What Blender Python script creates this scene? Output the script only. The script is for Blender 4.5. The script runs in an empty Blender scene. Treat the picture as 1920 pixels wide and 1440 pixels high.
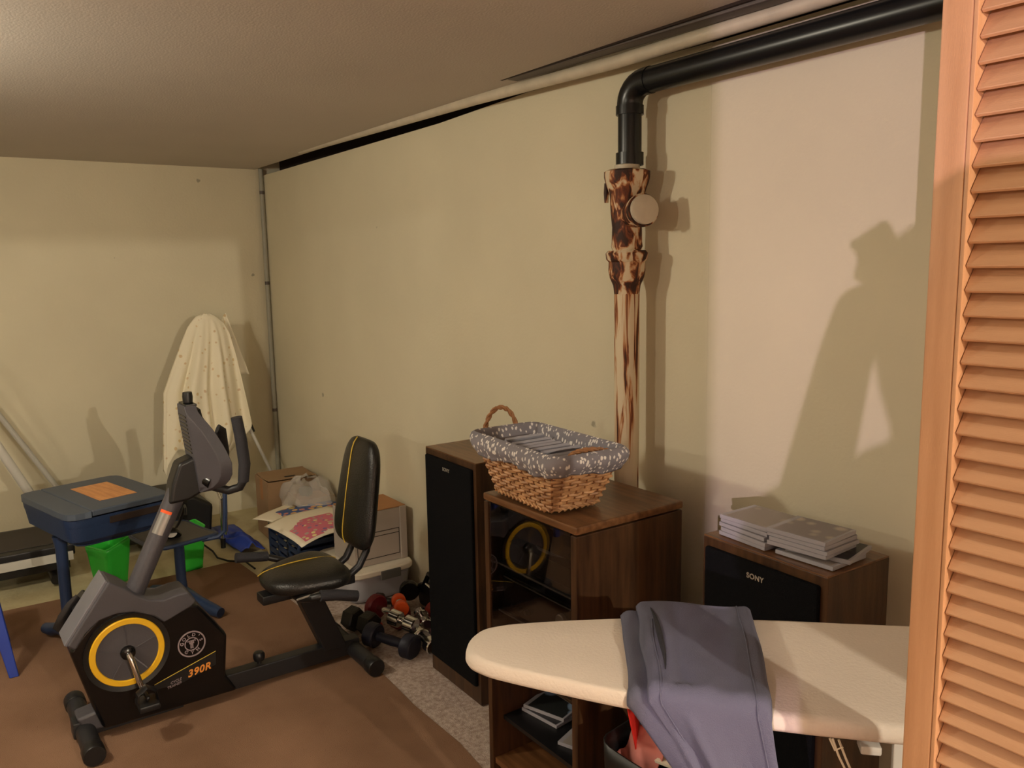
import bpy, bmesh, math, random
from mathutils import Vector, Matrix, Quaternion
random.seed(7)
PI = math.pi
C = bpy.context.scene.collection
scn = bpy.context.scene

# ------------------------------------------------------------------ camera
cd = bpy.data.cameras.new('camera'); cam = bpy.data.objects.new('camera', cd); C.objects.link(cam)
r_ = (0.57889784, 0.81520873, -0.01766373); u_ = (-0.10672811, 0.09723072, 0.98952276); w_ = (-0.80838505, 0.57094738, -0.14329234)
cam.matrix_world = Matrix(((r_[0], u_[0], -w_[0], 0), (r_[1], u_[1], -w_[1], 0), (r_[2], u_[2], -w_[2], 1.5), (0, 0, 0, 1)))
cd.sensor_width = 36; cd.lens = 29.11875; cd.clip_start = 0.02
scn.camera = cam

# ------------------------------------------------------------------ light
scn.view_settings.view_transform = 'Standard'; scn.view_settings.look = 'None'
scn.view_settings.gamma = 1; scn.view_settings.use_curve_mapping = False
scn.view_settings.exposure = 0.0
wd = bpy.data.worlds.new('world'); scn.world = wd; wd.use_nodes = True
wd.node_tree.nodes['Background'].inputs[0].default_value = (0.9, 0.8, 0.65, 1)
wd.node_tree.nodes['Background'].inputs[1].default_value = 0.05

def point(name, loc, col, watts, rad):
    l = bpy.data.lights.new(name, 'POINT'); l.energy = watts; l.color = col; l.shadow_soft_size = rad
    o = bpy.data.objects.new(name, l); C.objects.link(o); o.location = loc
    return o
point('ceiling_bulb', (-2.55, -0.55, 1.88), (1.0, 0.90, 0.71), 50, 0.06)
point('ceiling_bulb', (-1.45, -1.75, 1.88), (1.0, 0.90, 0.71), 30, 0.05)
point('laundry_bulb', (2.0, 0.62, 1.86), (1.0, 0.89, 0.72), 190, 0.014)
point('hallway_lamp', (1.2, -2.0, 1.62), (1.0, 0.75, 0.90), 240, 0.008)

# ------------------------------------------------------------------ materials
def new_mat(name):
    m = bpy.data.materials.new(name); m.use_nodes = True
    nt = m.node_tree; b = nt.nodes['Principled BSDF']
    return m, nt, b
def srgb(c):
    return tuple(((x/255)/12.92 if x/255 <= 0.04045 else ((x/255+0.055)/1.055)**2.4) for x in c)
def mat(name, rgb, rough=0.6, metal=0.0, var=0.0, scale=8.0, bump=0.0, bscale=60.0, spec=0.5, stretch=(1,1,1), rgb2=None, detail=4.0, coat=0.0, ramp=(0.3,0.7)):
    m, nt, b = new_mat(name)
    c = srgb(rgb); b.inputs['Roughness'].default_value = rough; b.inputs['Metallic'].default_value = metal
    b.inputs['Specular IOR Level'].default_value = spec; b.inputs['Coat Weight'].default_value = coat
    tc = nt.nodes.new('ShaderNodeTexCoord'); mp = nt.nodes.new('ShaderNodeMapping'); mp.inputs['Scale'].default_value = stretch
    nt.links.new(tc.outputs['Object'], mp.inputs[0])
    n = nt.nodes.new('ShaderNodeTexNoise'); n.inputs['Scale'].default_value = scale; n.inputs['Detail'].default_value = detail
    nt.links.new(mp.outputs[0], n.inputs['Vector'])
    rp = nt.nodes.new('ShaderNodeValToRGB'); nt.links.new(n.outputs[0], rp.inputs[0])
    v = var if (var or rgb2) else 0.05
    c2 = srgb(rgb2) if rgb2 else tuple(x*(1-v) for x in c)
    c1 = c if rgb2 else tuple(min(1, x*(1+v)) for x in c)
    rp.color_ramp.elements[0].position = ramp[0]; rp.color_ramp.elements[1].position = ramp[1]
    rp.color_ramp.elements[0].color = (*c2, 1); rp.color_ramp.elements[1].color = (*c1, 1)
    nt.links.new(rp.outputs[0], b.inputs['Base Color'])
    if bump:
        n2 = nt.nodes.new('ShaderNodeTexNoise'); n2.inputs['Scale'].default_value = bscale; n2.inputs['Detail'].default_value = 3
        nt.links.new(mp.outputs[0], n2.inputs['Vector'])
        bp = nt.nodes.new('ShaderNodeBump'); bp.inputs['Strength'].default_value = min(1, bump); bp.inputs['Distance'].default_value = 0.004
        nt.links.new(n2.outputs[0], bp.inputs['Height']); nt.links.new(bp.outputs[0], b.inputs['Normal'])
    return m
def wood(name, dark, light, rough=0.4, stretch=(2, 2, 26), scale=3.0, coat=0.0):
    return mat(name, light, rough, 0, 0, scale, 0.12, 40, 0.4, stretch, rgb2=dark, detail=6, coat=coat, ramp=(0.35, 0.66))

def wall_mat(name, rgb, stain=None):
    m, nt, b = new_mat(name); L = nt.links.new
    tc = nt.nodes.new('ShaderNodeTexCoord')
    n = nt.nodes.new('ShaderNodeTexNoise'); n.inputs['Scale'].default_value = 1.6; n.inputs['Detail'].default_value = 6; L(tc.outputs['Object'], n.inputs[0])
    rp = nt.nodes.new('ShaderNodeValToRGB'); L(n.outputs[0], rp.inputs[0]); c = srgb(rgb)
    rp.color_ramp.elements[0].position = .3; rp.color_ramp.elements[1].position = .7
    rp.color_ramp.elements[0].color = (*[x*.93 for x in c], 1); rp.color_ramp.elements[1].color = (*[x*1.03 for x in c], 1)
    # small chips and scuffs
    v = nt.nodes.new('ShaderNodeTexVoronoi'); v.inputs['Scale'].default_value = 2.9; L(tc.outputs['Object'], v.inputs[0])
    n3 = nt.nodes.new('ShaderNodeTexNoise'); n3.inputs['Scale'].default_value = 45; n3.inputs['Detail'].default_value = 4; L(tc.outputs['Object'], n3.inputs[0])
    ad = nt.nodes.new('ShaderNodeMath'); ad.operation = 'MULTIPLY_ADD'; L(n3.outputs[0], ad.inputs[0]); ad.inputs[1].default_value = .09; L(v.outputs['Distance'], ad.inputs[2])
    cr = nt.nodes.new('ShaderNodeValToRGB'); L(ad.outputs[0], cr.inputs[0])
    cr.color_ramp.elements[0].position = .068; cr.color_ramp.elements[1].position = .080
    cr.color_ramp.elements[0].color = (1, 1, 1, 1); cr.color_ramp.elements[1].color = (0, 0, 0, 1)
    mx = nt.nodes.new('ShaderNodeMix'); mx.data_type = 'RGBA'; L(cr.outputs[0], mx.inputs[0]); L(rp.outputs[0], mx.inputs[6])
    mx.inputs[7].default_value = (*[x*.55 for x in c], 1)
    L(mx.outputs[2], b.inputs['Base Color']); b.inputs['Roughness'].default_value = .75; b.inputs['Specular IOR Level'].default_value = .25
    n2 = nt.nodes.new('ShaderNodeTexNoise'); n2.inputs['Scale'].default_value = 90; L(tc.outputs['Object'], n2.inputs[0])
    bp = nt.nodes.new('ShaderNodeBump'); bp.inputs['Strength'].default_value = .25; bp.inputs['Distance'].default_value = .003
    L(n2.outputs[0], bp.inputs['Height']); L(bp.outputs[0], b.inputs['Normal'])
    return m

M = {}
M['wall'] = wall_mat('wall_paint', (218, 210, 184))
M['ceil'] = mat('ceiling_paint', (196, 188, 178), .85, var=.03, scale=2, bump=.2, bscale=150)
M['carpet'] = mat('brown_carpet', (156, 122, 98), .95, var=0, scale=2.2, bump=1, bscale=420, spec=.1, rgb2=(128, 98, 77))
M['carpet_pale'] = mat('pale_carpet', (205, 190, 180), .95, scale=70, bump=1, bscale=260, spec=.1, rgb2=(160, 140, 128))
M['floor'] = mat('painted_concrete', (214, 204, 165), .6, scale=9, bump=.4, bscale=40, rgb2=(196, 182, 140))
M['gap'] = mat('dark_gap', (38, 24, 16), .9)
M['track'] = mat('grey_track', (92, 84, 80), .5, metal=.3)
M['whitepipe'] = mat('white_painted_pipe', (196, 186, 166), .5, var=.08, scale=20)
M['black_abs'] = mat('black_plastic_pipe', (14, 17, 20), .3, var=.2)
M['black'] = mat('black_plastic', (20, 20, 22), .42, var=.15)
M['black_gloss'] = mat('black_gloss_plastic', (10, 10, 12), .22)
M['charcoal'] = mat('charcoal_plastic', (72, 70, 76), .5, var=.06, bump=.15, bscale=300)
M['grey_plastic'] = mat('grey_plastic', (112, 112, 120), .45)
M['darkmetal'] = mat('dark_powder_coat', (38, 38, 41), .45, metal=.2)
M['tube'] = mat('foam_grip', (40, 40, 46), .7, bump=.3, bscale=300)
M['leather'] = mat('black_vinyl', (26, 25, 24), .33, var=.1, bump=.35, bscale=220)
M['yellow'] = mat('yellow_plastic', (236, 184, 32), .45)
M['piping'] = mat('yellow_piping', (214, 180, 60), .6)
M['chrome'] = mat('chrome', (210, 210, 210), .14, metal=1)
M['navy'] = mat('navy_plastic', (34, 52, 84), .42, var=.08, bump=.15, bscale=200)
M['navy_top'] = mat('slate_blue_desk_lid', (70, 80, 94), .5, var=.06)
M['seatgrey'] = mat('dark_grey_seat', (70, 68, 66), .55, var=.1)
M['oakprint'] = wood('oak_print', (196, 128, 70), (222, 156, 92), .4, (3, 26, 3))
M['green'] = mat('green_plastic', (56, 196, 62), .4, var=.08)
M['blue'] = mat('blue_plastic', (34, 62, 160), .45, var=.1)
M['cloth'] = None
M['white_metal'] = mat('white_enamel', (216, 214, 208), .35)
M['cardboard'] = mat('cardboard', (160, 130, 98), .85, var=.06, scale=12)
M['cardboard2'] = mat('cardboard_inside', (176, 126, 82), .85, var=.06, scale=12)
M['greybox'] = mat('grey_board', (172, 162, 152), .8, var=.04)
M['paper'] = mat('paper', (232, 222, 200), .8, var=.03)
M['ink'] = mat('black_ink', (30, 26, 26), .8)
M['lidwhite'] = mat('white_tote_lid', (224, 216, 200), .45)
M['greylatch'] = mat('grey_latch', (96, 96, 92), .5)
M['walnut'] = wood('walnut_veneer_shaded', (52, 34, 22), (80, 55, 35), .35, (24, 24, 2.2), 2.0)  # darkened to hold the shade of the side faces; tops take the lighter copy
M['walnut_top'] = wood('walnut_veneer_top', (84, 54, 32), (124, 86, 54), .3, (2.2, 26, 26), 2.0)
M['grille'] = mat('speaker_cloth', (9, 10, 14), .85, bump=.6, bscale=500, spec=.15)
M['metal_badge'] = mat('badge_metal', (190, 186, 176), .35, metal=.6)
M['pine'] = wood('honey_pine', (186, 138, 98), (208, 160, 120), .42, (26, 26, 2), 1.4)
M['pine_h'] = wood('honey_pine_slat', (180, 134, 98), (206, 162, 124), .42, (2, 26, 26), 1.4)
M['board'] = mat('board_cover', (226, 214, 200), .8, var=.03, scale=5, bump=.25, bscale=200)
M['pants'] = mat('grey_twill', (98, 99, 116), .85, var=.05, scale=6, bump=.4, bscale=600, spec=.2)
M['pocket_shade'] = mat('pocket_shade_twill', (34, 34, 40), .9)  # darkened twill colour for the shade inside the pocket slit
M['wicker'] = mat('wicker', (198, 152, 106), .55, scale=30, rgb2=(140, 98, 62))
M['wicker_dark'] = mat('wicker_stake', (122, 76, 42), .6, var=.15, scale=30)
M['rope'] = mat('rope', (150, 104, 66), .7, var=.2, scale=60)
M['red'] = mat('red_fabric', (206, 36, 28), .6, var=.1)
M['pink'] = mat('pink_tissue', (196, 120, 110), .7, var=.1)
M['maroon'] = mat('maroon_vinyl', (112, 20, 34), .45, var=.1)
M['orange'] = mat('orange_vinyl', (240, 92, 30), .45)
M['hexiron'] = mat('cast_iron', (40, 40, 38), .55, metal=.3, var=.2, bump=.4, bscale=120)
M['navydumb'] = mat('navy_vinyl', (30, 32, 48), .5)
M['skin'] = mat('skin', (206, 158, 130), .6)
M['shirt'] = mat('shirt_cotton', (90, 100, 120), .9)
M['silver'] = mat('dull_silver', (150, 148, 145), .35, metal=.6)
M['steelrail'] = mat('painted_rail', (196, 194, 186), .4, var=.04)

def glassy(name, col=(1,1,1), rough=0.0, alpha=None, ior=1.45):
    m, nt, b = new_mat(name)
    b.inputs['Base Color'].default_value = (*col, 1); b.inputs['Roughness'].default_value = rough
    b.inputs['Transmission Weight'].default_value = 1; b.inputs['IOR'].default_value = ior
    return m
M['glass'] = glassy('smoked_glass', (.50, .48, .46), 0, ior=1.5)
M['clear'] = glassy('clear_plastic', (.78, .78, .83), .2, ior=1.15)
M['clear'].node_tree.nodes['Principled BSDF'].inputs['Transmission Weight'].default_value = .55
M['case'] = glassy('jewel_case_plastic', (.62, .61, .68), .12, ior=1.3)
M['case'].node_tree.nodes['Principled BSDF'].inputs['Transmission Weight'].default_value = .45
def film(name):
    m, nt, b = new_mat(name)
    b.inputs['Base Color'].default_value = (.85, .82, .78, 1); b.inputs['Roughness'].default_value = .15
    b.inputs['Alpha'].default_value = .28
    return m
M['film'] = film('plastic_film')

def pattern_mat(name, base, spot, scale, lo, hi, rough=.85, spot2=None, stretch=(1,1,1), randomness=1.0, metric=None, noise=.25):
    m, nt, b = new_mat(name); L = nt.links.new
    tc = nt.nodes.new('ShaderNodeTexCoord'); mp = nt.nodes.new('ShaderNodeMapping'); mp.inputs['Scale'].default_value = stretch
    L(tc.outputs['Object'], mp.inputs[0])
    n = nt.nodes.new('ShaderNodeTexNoise'); n.inputs['Scale'].default_value = scale*1.3; L(mp.outputs[0], n.inputs[0])
    v = nt.nodes.new('ShaderNodeTexVoronoi'); v.inputs['Scale'].default_value = scale; v.inputs['Randomness'].default_value = randomness; L(mp.outputs[0], v.inputs[0])
    a = nt.nodes.new('ShaderNodeMath'); a.operation = 'MULTIPLY_ADD'; L(n.outputs[0], a.inputs[0]); a.inputs[1].default_value = noise; L(v.outputs['Distance'], a.inputs[2])
    rp = nt.nodes.new('ShaderNodeValToRGB'); L(a.outputs[0], rp.inputs[0])
    rp.color_ramp.elements[0].position = lo; rp.color_ramp.elements[0].color = (1,1,1,1)
    rp.color_ramp.elements[1].position = hi; rp.color_ramp.elements[1].color = (0,0,0,1)
    mx = nt.nodes.new('ShaderNodeMix'); mx.data_type = 'RGBA'; L(rp.outputs[0], mx.inputs[0])
    mx.inputs[6].default_value = (*srgb(base), 1)
    if spot2:
        m2 = nt.nodes.new('ShaderNodeMix'); m2.data_type = 'RGBA'; 
        sp = nt.nodes.new('ShaderNodeSeparateColor'); L(v.outputs['Color'], sp.inputs[0]); L(sp.outputs[0], m2.inputs[0])
        m2.inputs[6].default_value = (*srgb(spot), 1); m2.inputs[7].default_value = (*srgb(spot2), 1); L(m2.outputs[2], mx.inputs[7])
    else: mx.inputs[7].default_value = (*srgb(spot), 1)
    L(mx.outputs[2], b.inputs['Base Color']); b.inputs['Roughness'].default_value = rough; b.inputs['Specular IOR Level'].default_value = .2
    return m
M['cloth'] = pattern_mat('floral_cotton', (240, 232, 208), (222, 200, 150), 24, .46, .56, spot2=(216, 192, 160), noise=.7)
M['liner'] = pattern_mat('grey_sprig_cotton', (128, 124, 130), (222, 216, 210), 100, .44, .53, stretch=(1, 1, .55), noise=.3)
M['cover_a'] = pattern_mat('cover_print_muted', (132, 126, 128), (182, 170, 160), 22, .3, .5, .35)
M['cover_b'] = pattern_mat('cover_print_pale', (150, 142, 136), (206, 194, 180), 14, .35, .5, .35)
M['cover_c'] = pattern_mat('cover_print_dark', (46, 44, 48), (120, 112, 104), 18, .3, .45, .35)
M['cover_d'] = pattern_mat('cover_print_blue', (42, 44, 44), (128, 150, 176), 14, .52, .6, .35)
M['magazine'] = pattern_mat('magazine_print', (70, 96, 150), (226, 206, 110), 26, .50, .58, .5, spot2=(214, 120, 130))
M['printpink'] = pattern_mat('magenta_print', (214, 116, 136), (240, 226, 160), 36, .46, .56, .5, spot2=(120, 84, 160))

def rust_mat(name, streak=0.0, amount=.5):
    m, nt, b = new_mat(name); L = nt.links.new
    tc = nt.nodes.new('ShaderNodeTexCoord'); mp = nt.nodes.new('ShaderNodeMapping'); mp.inputs['Scale'].default_value = (1, 1, .45) if not streak else (1, 1, .07)
    L(tc.outputs['Object'], mp.inputs[0])
    n = nt.nodes.new('ShaderNodeTexNoise'); n.inputs['Scale'].default_value = 38 if not streak else 60; n.inputs['Detail'].default_value = 8; n.inputs['Distortion'].default_value = .6
    L(mp.outputs[0], n.inputs[0])
    sep = nt.nodes.new('ShaderNodeSeparateXYZ'); L(tc.outputs['Object'], sep.inputs[0])
    ad = nt.nodes.new('ShaderNodeMath'); ad.operation = 'MULTIPLY_ADD'; L(sep.outputs[2], ad.inputs[0]); ad.inputs[1].default_value = streak; L(n.outputs[0], ad.inputs[2])
    rp = nt.nodes.new('ShaderNodeValToRGB'); L(ad.outputs[0], rp.inputs[0]); e = rp.color_ramp.elements
    e[0].position = amount - .06; e[0].color = (*srgb((214, 198, 168)), 1)
    e[1].position = amount + .1; e[1].color = (*srgb((52, 26, 14)), 1)
    x = rp.color_ramp.elements.new(amount); x.color = (*srgb((186, 130, 84)), 1)
    x = rp.color_ramp.elements.new(amount + .03); x.color = (*srgb((118, 58, 26)), 1)
    L(rp.outputs[0], b.inputs['Base Color']); b.inputs['Roughness'].default_value = .7
    bp = nt.nodes.new('ShaderNodeBump'); bp.inputs['Strength'].default_value = .6; bp.inputs['Distance'].default_value = .004
    L(ad.outputs[0], bp.inputs['Height']); L(bp.outputs[0], b.inputs['Normal'])
    return m
M['rust'] = rust_mat('rusted_cast_iron', 0, .47)
M['ruststreak'] = rust_mat('rust_streaked_iron', .12, .69)

# ------------------------------------------------------------------ mesh helpers
class B:
    def __init__(s): s.bm = bmesh.new(); s.bev = False
    def box(s, c, d, rot=None, bevel=0.0, seg=2, taper=None):
        r = bmesh.ops.create_cube(s.bm, size=1); vs = r['verts']
        for v in vs:
            v.co = Vector((v.co.x*d[0], v.co.y*d[1], v.co.z*d[2]))
            if taper and v.co.z < 0: v.co.x *= taper[0]; v.co.y *= taper[1]
        if bevel:
            s.bev = True
            es = list({e for v in vs for e in v.link_edges})
            rb = bmesh.ops.bevel(s.bm, geom=es, offset=bevel, segments=seg, affect='EDGES', profile=.5)
            vs = list({v for f in rb['faces'] for v in f.verts} | {v for v in vs if v.is_valid})
        mt = Matrix.Translation(Vector(c))
        if rot is not None: mt = mt @ (rot if isinstance(rot, Matrix) else Matrix.Rotation(rot, 4, 'Z'))
        bmesh.ops.transform(s.bm, matrix=mt, verts=[v for v in vs if v.is_valid]); return s
    def poly(s, pts, vec):
        """extrude planar polygon (3-D points) by vec"""
        a = [s.bm.verts.new(Vector(p)) for p in pts]; v = Vector(vec)
        b = [s.bm.verts.new(Vector(p)+v) for p in pts]; n = len(pts)
        s.bm.faces.new(a); s.bm.faces.new(b[::-1])
        for i in range(n): s.bm.faces.new((a[i], b[i], b[(i+1) % n], a[(i+1) % n]))
        return s
    def tube(s, pts, r, n=12, closed=False, cap=True, flat=None):
        pts = [Vector(p) for p in pts]; k = len(pts); rad = r if isinstance(r, (list, tuple)) else [r]*k
        rings = []; prev = None
        for i, p in enumerate(pts):
            if closed: t = pts[(i+1) % k]-pts[i-1]
            else: t = pts[min(i+1, k-1)]-pts[max(i-1, 0)]
            t.normalize()
            if prev is None:
                a = Vector((0, 0, 1)) if abs(t.z) < .9 else Vector((1, 0, 0))
                x = t.cross(a).normalized()
            else:
                x = (prev - t*prev.dot(t)).normalized()
            prev = x; y = t.cross(x)
            fx, fy = flat if flat else (1, 1)
            rings.append([s.bm.verts.new(p+(x*math.cos(2*PI*j/n)*fx+y*math.sin(2*PI*j/n)*fy)*rad[i]) for j in range(n)])
        m = k if closed else k-1
        for i in range(m):
            A, Bq = rings[i], rings[(i+1) % k]
            for j in range(n): s.bm.faces.new((A[j], A[(j+1) % n], Bq[(j+1) % n], Bq[j]))
        if cap and not closed:
            s.bm.faces.new(rings[0][::-1]); s.bm.faces.new(rings[-1])
        return s
    def lathe(s, prof, n=24, mt=None, closed_prof=False):
        rings = []
        for (r, z) in prof:
            rings.append([s.bm.verts.new((r*math.cos(2*PI*j/n), r*math.sin(2*PI*j/n), z)) for j in range(n)])
        k = len(prof); m = k if closed_prof else k-1
        for i in range(m):
            A, Q = rings[i], rings[(i+1) % k]
            for j in range(n): s.bm.faces.new((A[j], A[(j+1) % n], Q[(j+1) % n], Q[j]))
        if not closed_prof:
            if prof[0][0] > 1e-5: s.bm.faces.new(rings[0][::-1])
            if prof[-1][0] > 1e-5: s.bm.faces.new(rings[-1])
        if mt is not None: bmesh.ops.transform(s.bm, matrix=mt, verts=[v for R in rings for v in R])
        return s
    def grid(s, fn, nu, nv, cu=False):
        G = [[s.bm.verts.new(Vector(fn(i/(nu if cu else nu-1), j/(nv-1)))) for j in range(nv)] for i in range(nu)]
        for i in range(nu if cu else nu-1):
            for j in range(nv-1):
                A = G[i]; Q = G[(i+1) % nu]
                s.bm.faces.new((A[j], Q[j], Q[j+1], A[j+1]))
        return s
def ob(name, b, m, parent=None, loc=None, rot=None, smooth=True, bevel=0, solid=0, subd=0, label=None, ang=40):
    me = bpy.data.meshes.new(name); bmesh.ops.remove_doubles(b.bm, verts=b.bm.verts, dist=1e-6)
    bmesh.ops.recalc_face_normals(b.bm, faces=b.bm.faces); b.bm.to_mesh(me); b.bm.free()
    o = bpy.data.objects.new(name, me); C.objects.link(o)
    me.materials.append(m)
    if smooth:
        for p in me.polygons: p.use_smooth = True
        try: me.set_sharp_from_angle(angle=math.radians(ang))
        except Exception: pass
    if loc is not None: o.location = loc
    if rot is not None: o.rotation_euler = rot
    if parent: o.parent = parent
    if solid: md = o.modifiers.new('s', 'SOLIDIFY'); md.thickness = solid; md.offset = 0
    if bevel: md = o.modifiers.new('b', 'BEVEL'); md.width = bevel; md.segments = 2; md.limit_method = 'ANGLE'
    if bevel: md.harden_normals = True
    if b.bev and smooth and not bevel: wn = o.modifiers.new('w', 'WEIGHTED_NORMAL'); wn.keep_sharp = True
    if subd: md = o.modifiers.new('d', 'SUBSURF'); md.levels = subd; md.render_levels = subd
    if label: o['label'] = label
    return o
def thing(name, label, cat, loc=(0,0,0), rotz=0, group=None):
    o = bpy.data.objects.new(name, None); C.objects.link(o); o.location = loc; o.rotation_euler = (0,0,rotz)
    o['label'] = label; o['category'] = cat
    if group: o['group'] = group
    return o
def tag(o, label, cat, group=None):
    o['label'] = label; o['category'] = cat
    if group: o['group'] = group
    return o
def struct(name, b, m, parent=None, **k):
    o = ob(name, b, m, parent, **k)
    if parent is None: o['kind'] = 'structure'
    return o
def rm(ax, deg): return Matrix.Rotation(math.radians(deg), 4, ax)
def dirmat(p, d):
    """matrix taking local z to direction d at point p"""
    q = Vector((0,0,1)).rotation_difference(Vector(d).normalized())
    return Matrix.Translation(Vector(p)) @ q.to_matrix().to_4x4()
def text(name, s, size, mt, m, parent=None, extrude=.0006, align='CENTER', shear=0, space=1, bold=0):
    cu = bpy.data.curves.new('t', 'FONT'); cu.body = s; cu.size = size; cu.extrude = extrude; cu.align_x = align; cu.align_y = 'CENTER'; cu.shear = shear; cu.space_character = space; cu.offset = bold
    t = bpy.data.objects.new('t', cu); C.objects.link(t)
    bpy.context.view_layer.update()
    me = bpy.data.meshes.new_from_object(t.evaluated_get(bpy.context.evaluated_depsgraph_get()))
    bpy.data.objects.remove(t); me.transform(mt); me.materials.clear(); me.materials.append(m)
    o = bpy.data.objects.new(name, me); C.objects.link(o)
    if parent: o.parent = parent
    return o
def arc(c, r, a0, a1, n, plane='xz'):
    out = []
    for i in range(n+1):
        a = math.radians(a0+(a1-a0)*i/n); p, q = r*math.cos(a), r*math.sin(a)
        out.append({'xz': (c[0]+p, c[1], c[2]+q), 'yz': (c[0], c[1]+p, c[2]+q), 'xy': (c[0]+p, c[1]+q, c[2])}[plane])
    return out

# ------------------------------------------------------------------ room shell
XL, YB, XR, YF, ZC = -5.15, 1.78, 3.0, -3.5, 2.10
fl = struct('floor', B().box(((XL+XR)/2, (YB+YF)/2, -.06), (XR-XL, YB-YF, .1)), M['floor'], smooth=False)
# brown carpet laid over the concrete; its edges stop short of the left wall and of the pale strip
cp = [(-4.21, YF+.01), (-4.215, .2), (-4.20, .9), (-4.215, 1.20), (-3.7, 1.235), (-3.1, 1.255), (-2.62, 1.262), (-2.39, 1.25), (-2.1, 1.255), (-1.9, 1.235), (-1.2, 1.20), (-.2, 1.20), (.44, 1.2), (XR-.01, 1.2), (XR-.01, YF+.01)]
ca = struct('carpet', B().poly([(x, y, -.01) for x, y in cp], (0, 0, .010)), M['carpet'], smooth=False)
ca['label'] = 'brown short pile carpet covering most of the floor'; ca['category'] = 'carpet'; ca['kind'] = 'thing'
pp = [(x, y+.0005) for x, y in cp[4:14]] + [(XR-.01, 1.775), (-3.72, 1.775)]
pc = struct('carpet_strip', B().poly([(x, y, -.012) for x, y in pp], (0, 0, .008)), M['carpet_pale'], smooth=False)
pc['label'] = 'pale pinkish carpet strip along the wall under speakers and dumbbells'; pc['category'] = 'carpet'; pc['kind'] = 'thing'
struct('wall_left', B().box((XL-.05, (YB+.2+YF)/2, 1.05), (.1, YB+.2-YF, 2.3)), M['wall'], smooth=False)
# back wall: two drywall sheets with a seam, stopping short of the ceiling
WB = struct('wall_back', B().poly([(XL, YB, -.01), (-1.569, YB, -.01), (-1.569, YB, 2.075), (-2.4, YB, 2.088), (-3.0, YB, 2.070), (XL, YB, 2.064)], (0, .1, 0)), M['wall'], smooth=False)
struct('panel', B().box(((XR-1.5665)/2, YB+.0475, 1.03), (XR+1.5665, .1, 2.085)), M['wall'], WB, smooth=False)
struct('trim_1', B().box(((XL+XR)/2, YB+.13, 1.15), (XR-XL, .03, 2.3)), M['gap'], smooth=False)
struct('wall_front', B().box(((XL+XR)/2, YF-.05, 1.05), (XR-XL, .1, 2.3)), M['wall'], smooth=False)
struct('wall_right', B().box((XR+.05, (YB+YF)/2, 1.05), (.1, YB-YF, 2.3)), M['wall'], smooth=False)
struct('ceiling', B().box(((XL+XR)/2, (YF+YB-.045)/2, ZC+.03), (XR-XL, YB-.045-YF, .06)), M['ceil'], smooth=False)
struct('trim_2', B().box(((XL+XR)/2, YB-.02, ZC+.10), (XR-XL, .4, .04)), M['gap'], smooth=False)
# unseen partition behind the camera; its opening is shaped to cut the lamps' light
pw = B(); pw.box((.50, (YF-1.107)/2, 1.05), (.1, -1.107-YF, 2.08)); pw.box((.50, (.98+YB)/2, 1.05), (.1, YB-.98, 2.08)); pw.box((.50, (.98-1.107)/2, (1.82+2.09)/2), (.1, 2.087, .27))
struct('wall_partition', pw, M['wall'], smooth=False)
# grey metal track and white pipe under the ceiling edge
struct('trim_3', B().poly([(-2.5, 1.635, 2.103), (-1.3, 1.635, 2.083), (2.3, 1.635, 2.083), (2.3, 1.635, 2.105)], (0, .05, 0)), M['track'], bevel=.004)
struct('trim_4', B().poly([(-2.6, 1.625, 2.102), (-1.3, 1.625, 2.092), (2.3, 1.625, 2.092), (2.3, 1.625, 2.105)], (0, .010, 0)), M['gap'], smooth=False)
wp = ob('ceiling_pipe', B().tube([(-4.3, 1.70, 2.112), (-3.4, 1.70, 2.100), (-2.6, 1.70, 2.090), (-1.86, 1.70, 2.072), (.4, 1.70, 2.072)], .019, 14), M['whitepipe'])
tag(wp, 'thin white painted pipe running along the top of the long wall', 'pipe')
cc = thing('conduit', 'thin grey vertical conduit in the far room corner', 'pipe', (-5.115, 1.762, 0))
ob('tube', B().tube([(0, 0, .02), (0, 0, 1.0), (0, 0, 2.10)], .014, 12), mat('grey_painted_conduit', (158, 156, 142), .5), cc)
for z in (.6, 1.4, 1.95): ob('clamp', B().tube([(0, 0, z), (0, 0, z+.02)], .015, 10), M['track'], cc)

# bare bulbs in porcelain sockets (all outside the frame)
M['bulb'] = mat('lit_bulb', (255, 240, 210), .5)
_b = M['bulb'].node_tree.nodes['Principled BSDF']; _b.inputs['Emission Color'].default_value = (1, .88, .68, 1); _b.inputs['Emission Strength'].default_value = 6
for (lx_, ly_, lz_) in ((-2.55, -.55, 1.95), (-1.45, -1.75, 1.945), (2.0, .62, 1.892)):
    so_ = struct('ceiling_socket', B().lathe([(.05, ZC-.002), (.055, ZC-.02), (.03, ZC-.05), (.022, lz_+.075), (.016, lz_+.07)], 20, Matrix.Translation((lx_, ly_, 0))), M['whitepipe'])
    ob('bulb', B().lathe([(.010, .075), (.012, .05), (.012, .01), (.008, -.008), (0, -.011)], 14, Matrix.Translation((lx_, ly_, lz_))), M['bulb'], so_)

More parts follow.
